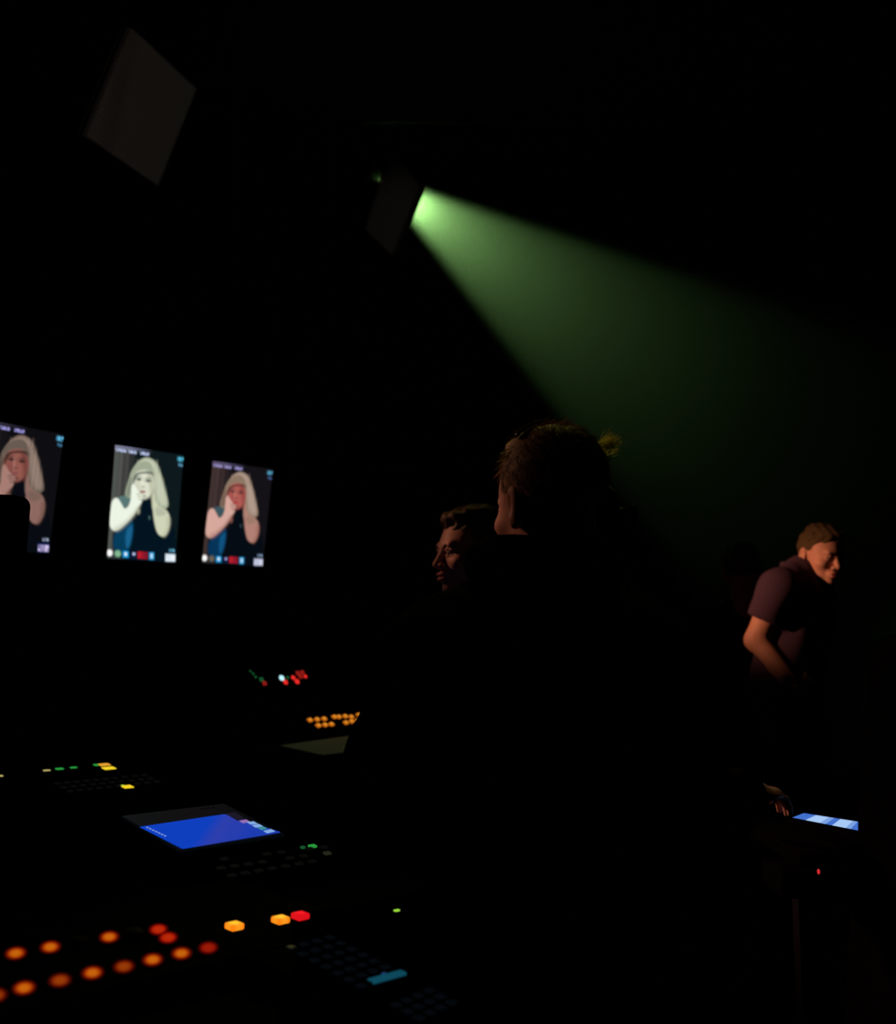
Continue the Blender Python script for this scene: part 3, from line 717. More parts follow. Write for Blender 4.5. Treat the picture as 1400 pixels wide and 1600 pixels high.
# ------------------------------------------------------------------ the desks
def desk(poly_sb, z, label, legs):
    root = thing('control_desk', label, 'desk', SB(poly_sb[0][0], poly_sb[0][1], 0))
    bm = prism([(s, b) for s, b in poly_sb], US, -OB, (0, 0, 0), (0, 0, 1), z - 0.035, z, 0.004)
    obj('desk_top', bm, M_DESK, root)
    for s, b in legs: obj('leg', box(T(SB(s, b, (z - 0.035) / 2)), 0.05, 0.05, z - 0.035, 0.004), M_METAL, root)
    return root
DZ = 0.90
desk([(-0.2, 0.86), (1.20, 0.86), (1.20, 1.62), (1.88, 1.62), (1.88, 2.5), (3.2, 2.5), (3.2, 3.9), (-0.2, 3.9)], DZ, 'long black corner desk that carries the lit consoles',
     [(-0.1, 0.95), (1.12, 0.95), (1.8, 1.72), (3.1, 2.6), (-0.1, 3.8), (3.1, 3.8), (1.5, 3.8)])
def wedge(frame, u0, u1, v0, v1, name, parent, lip=0.0, m=None):
    a, b = frame.P(0, v0), frame.P(0, v1)
    o = Vector((frame.c.x, frame.c.y, 0))
    pa, pb = (a - frame.c).dot(-OB), (b - frame.c).dot(-OB)
    prof = [(pa, DZ), (pb, DZ), (pb, b.z), (pa, a.z)]
    return obj(name, prism(prof, -OB, (0, 0, 1), o, US, u0, u1, 0.003), m or M_CASE, parent)

G_AMB = glow('amber_backlight', (1.0, 0.33, 0.008), (0.16, 0.004, 0.001), 1.0)
G_AMBD = glow('dim_amber_backlight', (0.55, 0.10, 0.004), (0.08, 0.002, 0.001), 1.0)
G_RED = glow('red_backlight', (0.85, 0.045, 0.005), (0.20, 0.003, 0.002), 1.0)
G_REDD = glow('dull_red_backlight', (0.55, 0.03, 0.004), (0.12, 0.002, 0.002), 1.0)
G_YEL = glow('yellow_key_backlight', (1.0, 0.55, 0.03), (1.0, 0.20, 0.005), 1.1, 0.7)
G_CRIM = glow('crimson_key_backlight', (1.0, 0.012, 0.02), (0.75, 0.006, 0.012), 1.0)
G_OFF = mat('unlit_cap', (0.005, 0.005, 0.005), 0.8, spec=0.02, var=0)
G_AMB2 = glow('far_amber_backlight', (0.85, 0.34, 0.03), (0.50, 0.12, 0.006), 1.0)
G_GRN = mat('green_led', (0.01, 0.02, 0.01), 0.6, emit=srgb(40, 150, 60), strength=1.0, var=0)
G_GRNB = mat('bright_green_led', (0.01, 0.02, 0.01), 0.6, emit=srgb(150, 215, 60), strength=1.0, var=0)
G_GRND = mat('dim_green_led', (0.01, 0.02, 0.01), 0.6, emit=srgb(24, 90, 50), strength=0.8, var=0)
G_YLED = mat('yellow_led', (0.02, 0.02, 0.01), 0.6, emit=srgb(250, 215, 40), strength=1.0, var=0)
G_YOR = mat('orange_yellow_led', (0.02, 0.02, 0.01), 0.6, emit=srgb(235, 165, 50), strength=1.0, var=0)
G_PALE = mat('pale_led', (0.02, 0.02, 0.02), 0.6, emit=srgb(190, 180, 110), strength=0.8, var=0)
G_CYW = mat('cyan_white_led', (0.02, 0.02, 0.02), 0.6, emit=srgb(190, 245, 255), strength=1.1, var=0)
G_RLED = mat('red_led', (0.02, 0.01, 0.01), 0.6, emit=srgb(240, 45, 40), strength=0.95, var=0)
G_RLED2 = mat('dim_red_led', (0.02, 0.01, 0.01), 0.6, emit=srgb(150, 30, 25), strength=0.9, var=0)
G_TEAL = mat('teal_bar_light', (0.01, 0.02, 0.02), 0.6, emit=srgb(16, 80, 100), strength=0.8, var=0)
G_KBL = mat('bluish_glow_key', (0.01, 0.01, 0.012), 0.7, emit=srgb(4, 7, 11), strength=1.0, var=0)  # ambient light on the keypad keys, put in as a bluish glow
G_BLUED = mat('dim_blue_led', (0.01, 0.01, 0.02), 0.6, emit=srgb(30, 60, 110), strength=0.9, var=0)

def shell(name, col, see):
    m = bpy.data.materials.new(name); m.use_nodes = True; nt = m.node_tree; nt.nodes.clear()
    o = nt.nodes.new('ShaderNodeOutputMaterial'); e = nt.nodes.new('ShaderNodeEmission'); e.inputs[0].default_value = (*col, 1)
    t = nt.nodes.new('ShaderNodeBsdfTransparent'); x = nt.nodes.new('ShaderNodeMixShader'); x.inputs[0].default_value = see
    nt.links.new(e.outputs[0], x.inputs[1]); nt.links.new(t.outputs[0], x.inputs[2]); nt.links.new(x.outputs[0], o.inputs[0]); return m
def lit_cap(name, cols):          # a clear tinted cap glowing around a bright core
    return [shell(name + '_cap_%d' % i, c, a) for i, (c, a) in enumerate(zip(cols, (0.80, 0.55, 0.40, 0.0)))]
L_AMB = lit_cap('amber', ((0.12, 0.003, 0.0), (0.30, 0.02, 0.001), (0.80, 0.13, 0.004), (1.25, 0.48, 0.015)))
L_AMBD = lit_cap('dim_amber', ((0.08, 0.002, 0.0), (0.18, 0.012, 0.001), (0.42, 0.05, 0.003), (0.62, 0.14, 0.006)))
L_RED = lit_cap('red', ((0.10, 0.001, 0.0), (0.35, 0.006, 0.001), (0.70, 0.03, 0.004), (0.85, 0.07, 0.008)))
L_REDD = lit_cap('dull_red', ((0.07, 0.001, 0.0), (0.22, 0.004, 0.001), (0.45, 0.015, 0.003), (0.6, 0.03, 0.005)))
# front console with the round amber buttons
F1 = Frame(SB(0.75, 1.50, 0.95), 3)
c1 = thing('mixing_console', 'nearest black console, with rows of round amber and red lit buttons', 'console', SB(0.75, 1.50, DZ))
wedge(F1, -0.72, 0.42, -0.15, 0.22, 'console_body', c1)
for px, py, m_ in ((24, 1495, L_AMB), (78, 1485, L_AMB), (170, 1469, L_AMB), (247, 1457, L_RED), (262, 1470, L_RED),
                   (37, 1550, L_AMB), (93, 1538, L_AMBD), (144, 1526, L_AMB), (193, 1516, L_AMBD), (238, 1505, L_AMB), (283, 1495, L_AMB), (325, 1486, L_REDD),
                   (-8, 1562, L_AMBD), (-28, 1505, L_AMB), (122, 1477, [G_OFF]), (208, 1463, [G_OFF])):
    u_, v_ = F1.hit(px, py + 4)
    cap_obj('unlit_button' if len(m_) == 1 else 'lit_button', 'bump', F1, u_, v_, 0.0150, m_, c1, 0.0165)
for px, py, m_ in ((366, 1450, G_YEL), (438, 1440, G_YEL), (469, 1434, G_CRIM)):
    u_, v_ = F1.hit(px, py + 2)
    cap_obj('square_key', 'box', F1, u_, v_, 0.0115, m_, c1, 0.010)
for k in range(8):                                        # unlit faders behind the rows
    u_ = -0.60 + k * 0.085
    obj('fader_slot', box(F1.M(u_, 0.145, 0.001), 0.006, 0.09, 0.003, 0.001), M_METAL, c1)
    kn = obj('fader_cap', box(F1.M(u_, 0.12 + 0.05 * random.random(), 0.012), 0.014, 0.024, 0.018, 0.003), G_OFF, c1)

# narrow keypad in front, its keys given a faint glow for ambient light
F2 = Frame(SB(1.012, 1.13, 0.93), 4)
k1 = thing('narrow_keypad', 'narrow keypad at the bottom edge with faint blue keys and a teal light bar', 'keypad', SB(1.01, 1.13, DZ))
wedge(F2, -0.075, 0.10, -0.25, 0.21, 'keypad_body', k1)
uu = [F2.hit(px, py) for px, py in ((455, 1478), (505, 1468), (650, 1590), (700, 1568))]
for r in range(12):
    for c in range(4):
        if r in (7, 8): continue
        f_ = r / 11.0; g_ = c / 3.0
        px = (455 * (1 - g_) + 515 * g_) * (1 - f_) + (655 * (1 - g_) + 705 * g_) * f_
        py = (1482 * (1 - g_) + 1466 * g_) * (1 - f_) + (1592 * (1 - g_) + 1568 * g_) * f_
        u_, v_ = F2.hit(px, py)
        cap_obj('key', 'box', F2, u_, v_, 0.0062, G_KBL, k1, 0.003)
ua, ub = F2.hit(581, 1536), F2.hit(628, 1523)
mid = ((ua[0] + ub[0]) / 2, (ua[1] + ub[1]) / 2)
cap_obj('light_bar', 'box', F2, mid[0], mid[1], 0.030, G_TEAL, k1, 0.005, 0.22, math.atan2(ub[1] - ua[1], ub[0] - ua[0]))
u_, v_ = F2.hit(600, 1524); cap_obj('indicator', 'dome', F2, u_, v_, 0.004, G_BLUED, k1, 0.004)

# small intercom box with its green light
pI = onz(620, 1424, 0.945)
ib = thing('intercom_box', 'small black box at the desk corner with one tiny green light', 'box', (pI.x, pI.y, DZ))
Fi = Frame(pI, 0)
obj('case', box(Fi.M(-0.03, -0.01, -0.0225), 0.08, 0.11, 0.044, 0.004), M_CASE, ib)
cap_obj('indicator', 'box', Fi, 0, 0, 0.0048, G_GRNB, ib, 0.003, 0.7)

# console with the blue touchscreen
cS = onz(315, 1297, 0.97)
F3 = Frame(cS, 10)
c2 = thing('touchscreen_console', 'black console with a glowing blue touchscreen and dark keypad', 'console', (cS.x, cS.y, DZ))
bz = [F3.hit(*p) for p in ((195, 1280), (345, 1262), (437, 1305), (285, 1331))]
u0, u1 = (bz[0][0] + bz[3][0]) / 2 - 0.01, (bz[1][0] + bz[2][0]) / 2 + 0.012
v0, v1 = (bz[3][1] + bz[2][1]) / 2 - 0.012, (bz[0][1] + bz[1][1]) / 2 + 0.012
kk = [F3.hit(*p) for p in ((320, 1350), (512, 1328), (545, 1345), (355, 1374))]
kv0 = min(kk[3][1], kk[2][1]) - 0.02; ku0 = min(kk[0][0], kk[3][0]) - 0.02; ku1 = max(kk[1][0], kk[2][0]) + 0.02
wedge(F3, u0, max(u1, ku1), kv0, v1, 'console_body', c2)
M_BEZ = mat('dark_glass_bezel', (0.01, 0.012, 0.014), 0.4, emit=srgb(5, 9, 12), strength=0.7, spec=0.2, var=0)
obj('screen_bezel', box(F3.M((u0 + u1) / 2, (v0 + v1) / 2, 0.003), u1 - u0 - 0.004, v1 - v0 - 0.004, 0.006, 0.002), M_BEZ, c2)
def quad_plate(fr, pts, h, m_, name, parent, t=0.0015):
    bm = bmesh.new(); a = [bm.verts.new(fr.P(x, y, h)) for x, y in pts]; b = [bm.verts.new(fr.P(x, y, h - t)) for x, y in pts]
    n = len(pts); bm.faces.new(a); bm.faces.new(b[::-1])
    for i in range(n): bm.faces.new((a[i], b[i], b[(i + 1) % n], a[(i + 1) % n]))
    bmesh.ops.recalc_face_normals(bm, faces=bm.faces)
    return obj(name, bm, m_, parent)
def blue_mat():
    m = bpy.data.materials.new('blue_screen_glow'); m.use_nodes = True; nt = m.node_tree; b = nt.nodes['Principled BSDF']
    b.inputs['Base Color'].default_value = (0.005, 0.005, 0.01, 1); b.inputs['Specular IOR Level'].default_value = 0.1
    tc = nt.nodes.new('ShaderNodeTexCoord'); sp = nt.nodes.new('ShaderNodeSeparateXYZ'); nt.links.new(tc.outputs['Generated'], sp.inputs[0])
    cr = nt.nodes.new('ShaderNodeValToRGB'); cr.color_ramp.elements[0].color = (*srgb(10, 62, 190), 1); cr.color_ramp.elements[0].position = 0.45
    cr.color_ramp.elements[1].position = 0.8; cr.color_ramp.elements[1].color = (*srgb(28, 60, 178), 1)
    e = cr.color_ramp.elements.new(0.56); e.color = (*srgb(44, 62, 172), 1)
    nt.links.new(sp.outputs['X'], cr.inputs['Fac']); nt.links.new(cr.outputs['Color'], b.inputs['Emission Color']); b.inputs['Emission Strength'].default_value = 1.0
    return m
M_BLUE = blue_mat()
sc = [F3.hit(*p) for p in ((218, 1297), (350, 1277), (437, 1305), (285, 1331))]
scr = quad_plate(F3, sc, 0.0075, M_BLUE, 'screen', c2)
M_ICW = mat('screen_icon_white', (0.01,) * 3, 0.6, emit=srgb(130, 170, 225), strength=1.0, var=0)
M_ICP = mat('screen_icon_pink', (0.01,) * 3, 0.6, emit=srgb(150, 110, 180), strength=1.0, var=0)
M_ICG = mat('screen_icon_green', (0.01,) * 3, 0.6, emit=srgb(60, 140, 150), strength=1.0, var=0)
M_ICT = mat('screen_text', (0.01,) * 3, 0.6, emit=srgb(110, 140, 215), strength=1.0, var=0)
M_ICD = mat('dark_menu_strip', (0.01,) * 3, 0.6, emit=srgb(26, 22, 40), strength=1.0, var=0)
def px_plate(fr, pts, h, m_, name, parent): return quad_plate(fr, [fr.hit(*p) for p in pts], h, m_, name, parent, 0.0008)
px_plate(F3, [(352, 1277), (366, 1274), (383, 1285), (371, 1288)], 0.0085, M_ICD, 'menu_strip', scr)
for a, b_, m_ in (((373, 1288), (384, 1286), M_ICP), ((385, 1290), (396, 1289), M_ICW), ((393, 1295), (404, 1293), M_ICW), ((402, 1299), (411, 1297), M_ICG), ((411, 1304), (423, 1301), M_ICW)):
    px_plate(F3, [a, b_, (b_[0] + 6, b_[1] + 3.5), (a[0] + 6, a[1] + 3.5)], 0.0085, m_, 'icon', scr)
for k in range(7):
    x, y = 227 + 4.6 * k, 1298 + 2.2 * k
    px_plate(F3, [(x, y), (x + 3, y - 0.5), (x + 5, y + 1), (x + 2, y + 1.6)], 0.0085, M_ICT, 'icon', scr)
for k in range(4):
    x, y = 312 + 6 * k, 1267.5 - 0.7 * k
    px_plate(F3, [(x, y), (x + 4, y - 0.4), (x + 5, y + 0.8), (x + 1, y + 1.2)], 0.0075, M_KEY, 'bezel_mark', c2)
for r in range(3):
    for c in range(9):
        f_ = r / 2.0; g_ = c / 8.0
        if random.random() < 0.15: continue
        px = (328 * (1 - g_) + 506 * g_) * (1 - f_) + (362 * (1 - g_) + 530 * g_) * f_
        py = (1346 * (1 - g_) + 1325 * g_) * (1 - f_) + (1369 * (1 - g_) + 1340 * g_) * f_
        u_, v_ = F3.hit(px, py); cap_obj('key', 'box', F3, u_, v_, 0.009, M_KEY, c2, 0.004, 0.7)
for px, py, s_, m_ in ((488, 1324, 0.0085, G_GRN), (473, 1326, 0.005, G_GRND), (511, 1335, 0.008, mat('dull_lit_key', (0.01,) * 3, 0.6, emit=srgb(34, 38, 26), strength=1, var=0))):
    u_, v_ = F3.hit(px, py); cap_obj('indicator', 'box', F3, u_, v_, s_, m_, c2, 0.0055, 0.8)

# rear left switcher
cL = onz(160, 1212, 1.0)
F4 = Frame(cL, 8)
c3 = thing('vision_switcher', 'dark switcher at the far left of the desk with green and yellow lights', 'switcher', (cL.x, cL.y, DZ))
pts = [F4.hit(*p) for p in ((60, 1200), (170, 1192), (260, 1228), (90, 1240))]
wedge(F4, min(p[0] for p in pts) - 0.30, max(p[0] for p in pts) + 0.03, min(p[1] for p in pts) - 0.05, max(p[1] for p in pts) + 0.08, 'switcher_body', c3)
for px, py, s_, m_, asp in ((73, 1204.5, 0.010, G_PALE, 0.45), (93, 1202, 0.011, G_GRN, 0.6), (115, 1200, 0.010, G_GRN, 0.45), (72, 1210, 0.005, M_KEY, 0.5),
                            (150, 1196, 0.006, G_GRN, 1.4), (163, 1195.5, 0.016, G_YOR, 0.7), (170, 1201, 0.018, G_YLED, 0.7), (199, 1230, 0.014, G_YLED, 0.9), (191, 1228.5, 0.006, G_GRNB, 0.8), (1, 1213, 0.006, G_PALE, 0.8)):
    u_, v_ = F4.hit(px, py); cap_obj('indicator', 'box', F4, u_, v_, s_, m_, c3, 0.003, asp)
M_KEY2 = mat('faint_key', (0.012,) * 3, 0.7, emit=srgb(8, 8, 8), strength=1, spec=0.1, var=0)  # slight glow painted in where room light would show the keys
for r in range(3):
    for c in range(10):
        f_ = r / 2.0; g_ = c / 9.0
        px = (90 * (1 - g_) + 225 * g_) * (1 - f_) + (110 * (1 - g_) + 245 * g_) * f_
        py = (1225 * (1 - g_) + 1212 * g_) * (1 - f_) + (1237 * (1 - g_) + 1222 * g_) * f_
        if abs(px - 197) < 10 and abs(py - 1229) < 7: continue
        u_, v_ = F4.hit(px, py); cap_obj('key', 'box', F4, u_, v_, 0.0085, M_KEY2, c3, 0.003)

# rear console: flat front with a sheet of paper, raised button bank and meter bridge
cR = onz(490, 1166, 1.03)
F5 = Frame(cR, 10)
c4 = thing('production_console', 'rear black console with two rows of amber buttons and a red light cluster', 'console', (cR.x, cR.y, DZ))
pp = [F5.hit(*p) for p in ((437, 1166), (545, 1151), (505, 1181))]
vb = max(pp[0][1], pp[1][1]) + 0.012
vf = pp[2][1] - 0.06
u0, u1 = pp[0][0] - 0.12, pp[0][0] + 1.0
F6 = Frame(F5.P(0, vb), 38); F7o = F6.P(0, 0.27); F7 = Frame(F7o, 62)
H_ = lambda p: ((p - cR).dot(-OB), p.z)
tp = F7.P(0, 0.26)
prof = [(H_(F5.P(0, vf))[0], DZ), (H_(tp)[0] + 0.10, DZ), (H_(tp)[0] + 0.10, tp.z), H_(tp), H_(F7o), H_(F6.P(0, 0)), H_(F5.P(0, vf))]
obj('console_body', prism(prof, -OB, (0, 0, 1), Vector((cR.x, cR.y, 0)), US, u0, u1, 0.003), M_CASE, c4)
for px, py in ((484, 1126), (495, 1125), (506, 1124), (497, 1134.5), (507.5, 1133.5), (517.5, 1132.5), (522, 1121), (529, 1121), (539, 1120), (548.5, 1121), (540, 1130), (549, 1128), (558, 1127), (560, 1118)):
    u_, v_ = F6.hit(px, py); cap_obj('lit_button', 'box', F6, u_, v_, 0.0105, G_AMB2, c4, 0.006, 0.85, 0.3)
for r in range(2):
    for c in range(8):
        u_, v_ = F6.hit(430 + c * 11 + r * 6, 1106 - c * 1.2 + r * 9); cap_obj('key', 'box', F6, u_, v_, 0.009, G_OFF, c4, 0.004)
for px, py, s_, m_ in ((440, 1059.5, 0.0115, G_CYW), (446, 1066, 0.0105, G_RLED), (458, 1059, 0.0095, G_RLED), (464, 1065, 0.011, G_RLED), (449, 1059, 0.005, G_GRND), (413, 1068, 0.008, G_RLED2),
                       (465, 1052, 0.008, G_RLED2), (472, 1051, 0.008, G_RLED2), (469, 1057, 0.009, G_RLED2), (477, 1057, 0.008, G_RLED), (408, 1062, 0.008, G_GRND), (399, 1058, 0.004, G_GRND), (395, 1053, 0.004, G_GRND), (391, 1049, 0.003, G_GRND)):
    u_, v_ = F7.hit(px, py); cap_obj('indicator', 'dome' if m_ in (G_CYW, G_RLED) else 'box', F7, u_, v_, s_, m_, c4, 0.004)
# the paper lies on the flat front of that console
pr = [pp[0], pp[1], (pp[1][0] + 0.09, pp[2][1] + 0.03), pp[2]]
sh = quad_plate(F5, pr, 0.003, M_PAPER, 'sheet_of_paper', None, 0.001)
tag(sh, 'pale sheet of paper lying in front of the amber buttons', 'paper')

# near dark screen seen from behind at the left edge
nm = thing('desk_screen', 'black screen seen from behind at the left edge, hiding part of the leftmost monitor', 'screen', SB(0.93, 2.40, DZ))
pc = W(53, 772, 2.35)
Rn = T(pc.x - 0.30, pc.y - 0.02, pc.z - 0.21) @ Matrix.Rotation(math.radians(-6), 4, 'Z') @ Matrix.Rotation(math.radians(2.2), 4, 'Y')
bm = bmesh.new()
cor = []
for cx, cz, a0 in ((0.27, 0.18, 0), (-0.27, 0.18, 90), (-0.27, -0.18, 180), (0.27, -0.18, 270)):
    for k in range(6):
        a = math.radians(a0 + k * 18); cor.append((cx + 0.022 * math.cos(a) + (0.008 if cx > 0 else -0.008), cz + 0.022 * math.sin(a) + (0.008 if cz > 0 else -0.008)))
bm = prism(cor, (1, 0, 0), (0, 0, 1), (0, 0, 0), (0, 1, 0), -0.02, 0.02, 0.003)
bmesh.ops.transform(bm, matrix=Rn, verts=bm.verts)
obj('rear_shell', bm, M_CASE, nm)
stp = Rn @ Vector((0, 0, -0.1))
obj('stand_neck', box(T(stp.x, stp.y - 0.035, (stp.z + DZ) / 2), 0.06, 0.03, stp.z - DZ, 0.004), M_METAL, nm)
obj('stand_foot', box(T(stp.x, stp.y - 0.02, DZ + 0.008), 0.26, 0.20, 0.015, 0.004), M_METAL, nm)

# ------------------------------------------------------------------ right-hand table
rt = thing('side_table', 'black side table at the right with the lit tablet on it', 'table', (1.35, 2.75, 0))
TZ = 0.985
obj('table_top', box(T(1.35, 2.78, TZ - 0.015), 1.35, 1.25, 0.03, 0.004), M_DESK, rt)
for sx in (-1, 1):
    for sy in (-1, 1): obj('leg', box(T(1.35 + sx * 0.62, 2.78 + sy * 0.48, (TZ - 0.03) / 2), 0.045, 0.045, TZ - 0.03, 0.004), M_METAL, rt)
Ft = Frame(onz(1280, 1282, 1.0005), 0)
Ft.u = Vector((0.52, -0.854, 0)).normalized(); Ft.v = Vector((0.854, 0.52, 0)).normalized()
tq = [Ft.hit(*p) for p in ((1256, 1271), (1322, 1281.5), (1322, 1294.5), (1238, 1278))]
tb = thing('tablet', 'tablet lying on the side table, its screen banded blue and white', 'tablet', Ft.c)
e = 0.02
dq = (tq[1][0] - tq[0][0], tq[1][1] - tq[0][1]); L2 = 2.4
tl, bl = Vector(tq[0]), Vector(tq[3]); d_ = (Vector(tq[1]) - Vector(tq[0])); tr = tl + d_ * 1.75; br = bl + (Vector(tq[2]) - Vector(tq[3])) * 1.5
cen = (tl + tr + br + bl) / 4
outer = [cen + (p - cen) * 1.16 for p in (tl, tr, br, bl)]
quad_plate(Ft, outer, -0.0005, M_CASE, 'tablet_case', tb, 0.0145)
M_T1 = mat('tablet_blue', (0.01,) * 3, 0.6, emit=srgb(58, 110, 205), strength=1.0, var=0)
M_T2 = mat('tablet_white', (0.01,) * 3, 0.6, emit=srgb(165, 200, 245), strength=1.0, var=0)
M_T3 = mat('tablet_pale', (0.01,) * 3, 0.6, emit=srgb(120, 160, 225), strength=1.0, var=0)
bands = [(0, 0.17, M_T1), (0.17, 0.35, M_T2), (0.35, 0.42, M_T3), (0.42, 0.50, M_T1), (0.50, 0.66, M_T2), (0.66, 0.72, M_T3), (0.72, 0.85, M_T1), (0.85, 1.0, M_T2)]
bm = bmesh.new(); ml = [M_T1, M_T2, M_T3]
for a, b_, m_ in bands:
    q = [tl.lerp(tr, a), tl.lerp(tr, b_), bl.lerp(br, b_), bl.lerp(br, a)]
    f = bm.faces.new([bm.verts.new(Ft.P(x, y, 0.0008)) for x, y in q]); f.material_index = ml.index(m_)
bmesh.ops.recalc_face_normals(bm, faces=bm.faces)
obj('screen', bm, ml, tb)
rb = W(1279, 1362, 2.125)
rx = thing('power_box', 'small black box fixed under the side table edge, with one tiny red light', 'box', (rb.x, rb.y, TZ - 0.08))
obj('case', box(T(rb.x, rb.y + 0.068, TZ - 0.055), 0.14, 0.13, 0.05, 0.004), M_CASE, rx)
bm = bmesh.new(); bmesh.ops.create_uvsphere(bm, u_segments=12, v_segments=8, radius=0.0034)
bmesh.ops.transform(bm, matrix=T(rb) @ Matrix.Diagonal((0.8, 1, 1.5, 1)), verts=bm.verts)
obj('indicator', bm, mat('small_red_led', (0.02, 0.01, 0.01), 0.6, emit=srgb(205, 40, 45), strength=1, var=0), rx, True)

# black cloth over a stand at the right edge
def drape(P):
    ht = np.clip((P[..., 2]) / 1.41, 0, 1)
    half = 0.36 - 0.06 * ht
    folds = 0.012 * np.sin(P[..., 0] * 40 + P[..., 1] * 34) * (1 - ht * 0.6)
    q = np.maximum(np.abs(P[..., 0] - (1.012 + 0.075 * ht)) - half, np.abs(P[..., 1] - 1.86) - (0.22 - 0.04 * ht))
    d = smax(q + folds, P[..., 2] - 1.405, 0.05)
    return smax(d, -P[..., 2] + 0.004, 0.01)
dr = obj('draped_equipment', mesh_of('draped_equipment', [surface(drape, (0.60, 1.55, -0.02), (1.52, 2.16, 1.45), 0.014)]), M_CLOTH, None, True)
tag(dr, 'tall equipment stand under black cloth, a dark shape at the right edge', 'stand')

# ------------------------------------------------------------------ people
def wp(px, py, Y): return tuple(W(px, py, Y))
# 1: the man in front, back to us
hc = W(857, 784, 1.93)
HM = rot_head(hc, 180 + 27, 4, 3, 1.09)
px_ = 0.155
J1 = dict(pel=(px_ + 0.035, 1.90, 1.00), mid=(px_ + 0.03, 1.88, 1.18), che=(px_ + 0.01, 1.89, 1.33), nec=(px_ + 0.02, 1.92, 1.47),
          shL=(px_ - 0.185, 1.93, 1.345), shR=(px_ + 0.205, 1.93, 1.335),
          elL=(px_ - 0.30, 1.90, 1.09), wrL=(px_ - 0.17, 2.10, 0.985), elR=(px_ + 0.285, 1.93, 1.08), wrR=tuple(W(1166, 1236, 2.20)),
          hiL=(px_ - 0.08, 1.90, 0.92), hiR=(px_ + 0.11, 1.90, 0.92), knL=(px_ - 0.10, 1.87, 0.50), knR=(px_ + 0.13, 1.88, 0.50),
          anL=(px_ - 0.11, 1.92, 0.09), anR=(px_ + 0.15, 1.93, 0.09), toL=(px_ - 0.15, 2.08, 0.04), toR=(px_ + 0.19, 2.09, 0.04))
wr = Vector(J1['wrR']); tip = W(1250, 1262, 2.35)
hMr = hand_matrix(wr, (tip - wr) + Vector((0, 0, 0.035)), (0.1, -0.15, 1))
wl = Vector(J1['wrL']); hMl = hand_matrix(wl, Vector((0.10, 0.14, -0.045)), (0, 0, 1))
def hood(P):
    n = W(838, 893, 1.95)
    q = P - np.array([n.x, n.y, n.z], dtype=np.float32)
    q = q @ np.array([[math.cos(-.16), 0, -math.sin(-.16)], [0, 1, 0], [math.sin(-.16), 0, math.cos(-.16)]], dtype=np.float32)
    ring = np.hypot(np.hypot(q[..., 0] / 1.12, (q[..., 1]) / 0.92) - 0.082, q[..., 2] / 1.15) - 0.036
    d = smin(ring, s_ell(q, (0.0, -0.075, -0.03), (0.115, 0.040, 0.062)), 0.03)
    c = W(864, 884, 1.895); g = P - np.array([c.x, c.y, c.z], dtype=np.float32)
    wall = np.abs(np.hypot(g[..., 0] / 1.06, g[..., 1] / 0.98) - 0.094 - 0.10 * np.clip(-g[..., 2], 0, 1)) - 0.010
    return smin(d, smax(wall, np.abs(g[..., 2] + 0.10 * g[..., 0] + 0.030) - 0.072, 0.012), 0.02)
nn = W(838, 893, 1.95)
M1 = person('person', 'man seen from behind in a black jacket wearing a headset, standing in the centre', J1, HM, 'short', M_HAIR_G,
            [(hMr, -1, (0.26, 0.34, 0.38, 0.42), 0.6), (hMl, 1, (0.25, 0.28, 0.30, 0.32), 0.2)],
            ('jacket', M_JACKET, 0.026, 0.80), 1.0, (hood, (nn.x - 0.2, nn.y - 0.2, nn.z - 0.14), (nn.x + 0.2, nn.y + 0.2, nn.z + 0.12), M_JACKET), bulk=1.16)
# stray hairs along the head
def strands(parent, M_, n, where, L, m, r0=0.00045, name='loose_hair'):
    vs, fs = [], []
    k = 0
    for _ in range(n):
        p, d = where()
        p = Vector(p); d = Vector(d).normalized(); ln = L * random.uniform(0.5, 1.25)
        side = d.cross(Vector((random.uniform(-1, 1), random.uniform(-1, 1), random.uniform(-1, 1)))).normalized()
        bend = side * random.uniform(-0.25, 0.25)
        other = d.cross(side)
        prev = None
        for q in range(4):
            t = q / 3; c = p + d * ln * t + bend * ln * t * t; r = r0 * (1 - 0.75 * t)
            ring = [M_ @ (c + side * r), M_ @ (c - side * r * 0.5 + other * r * 0.87), M_ @ (c - side * r * 0.5 - other * r * 0.87)]
            vs += [tuple(x) for x in ring]
            if q:
                b0 = k + (q - 1) * 3; b1 = k + q * 3
                for s in range(3): fs.append((b0 + s, b0 + (s + 1) % 3, b1 + (s + 1) % 3, b1 + s))
        k += 12
    me = bpy.data.meshes.new(name); me.from_pydata(vs, [], fs)
    return obj(name, me, m, parent)
hair1 = [c for c in M1.children if c.name.startswith('hair')][0]
def on_scalp():
    while True:
        a = random.uniform(0, 2 * math.pi); e_ = random.uniform(-0.35, 1.5)
        x, y, z = math.cos(a) * math.cos(e_), math.sin(a) * math.cos(e_), math.sin(e_)
        p = Vector((0.079 * x, 0.020 + 0.101 * y, 0.034 + 0.086 * z))
        if p.y < -0.03 and p.z < 0.07: continue
        if p.z < -0.02 and p.y < 0.03: continue
        n = Vector((x / 0.079, y / 0.101, z / 0.086)).normalized()
        comb = Vector((0, 0.5, -1)); comb = (comb - n * comb.dot(n))
        return p, comb * 1.0 + n * 0.07 + Vector([random.uniform(-.12, .12) for _ in range(3)])
strands(hair1, HM, 5200, on_scalp, 0.030, M_HAIR_G)
HMi = HM.inverted()
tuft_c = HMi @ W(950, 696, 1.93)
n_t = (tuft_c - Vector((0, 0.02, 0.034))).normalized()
M_TUFT = bpy.data.materials.new('beam_lit_hair'); M_TUFT.use_nodes = True  # yellow-green light of the beam is put into this hair colour
_n = M_TUFT.node_tree; _p = _n.nodes['Principled BSDF']; _p.inputs['Base Color'].default_value = (0.5, 0.52, 0.14, 1)
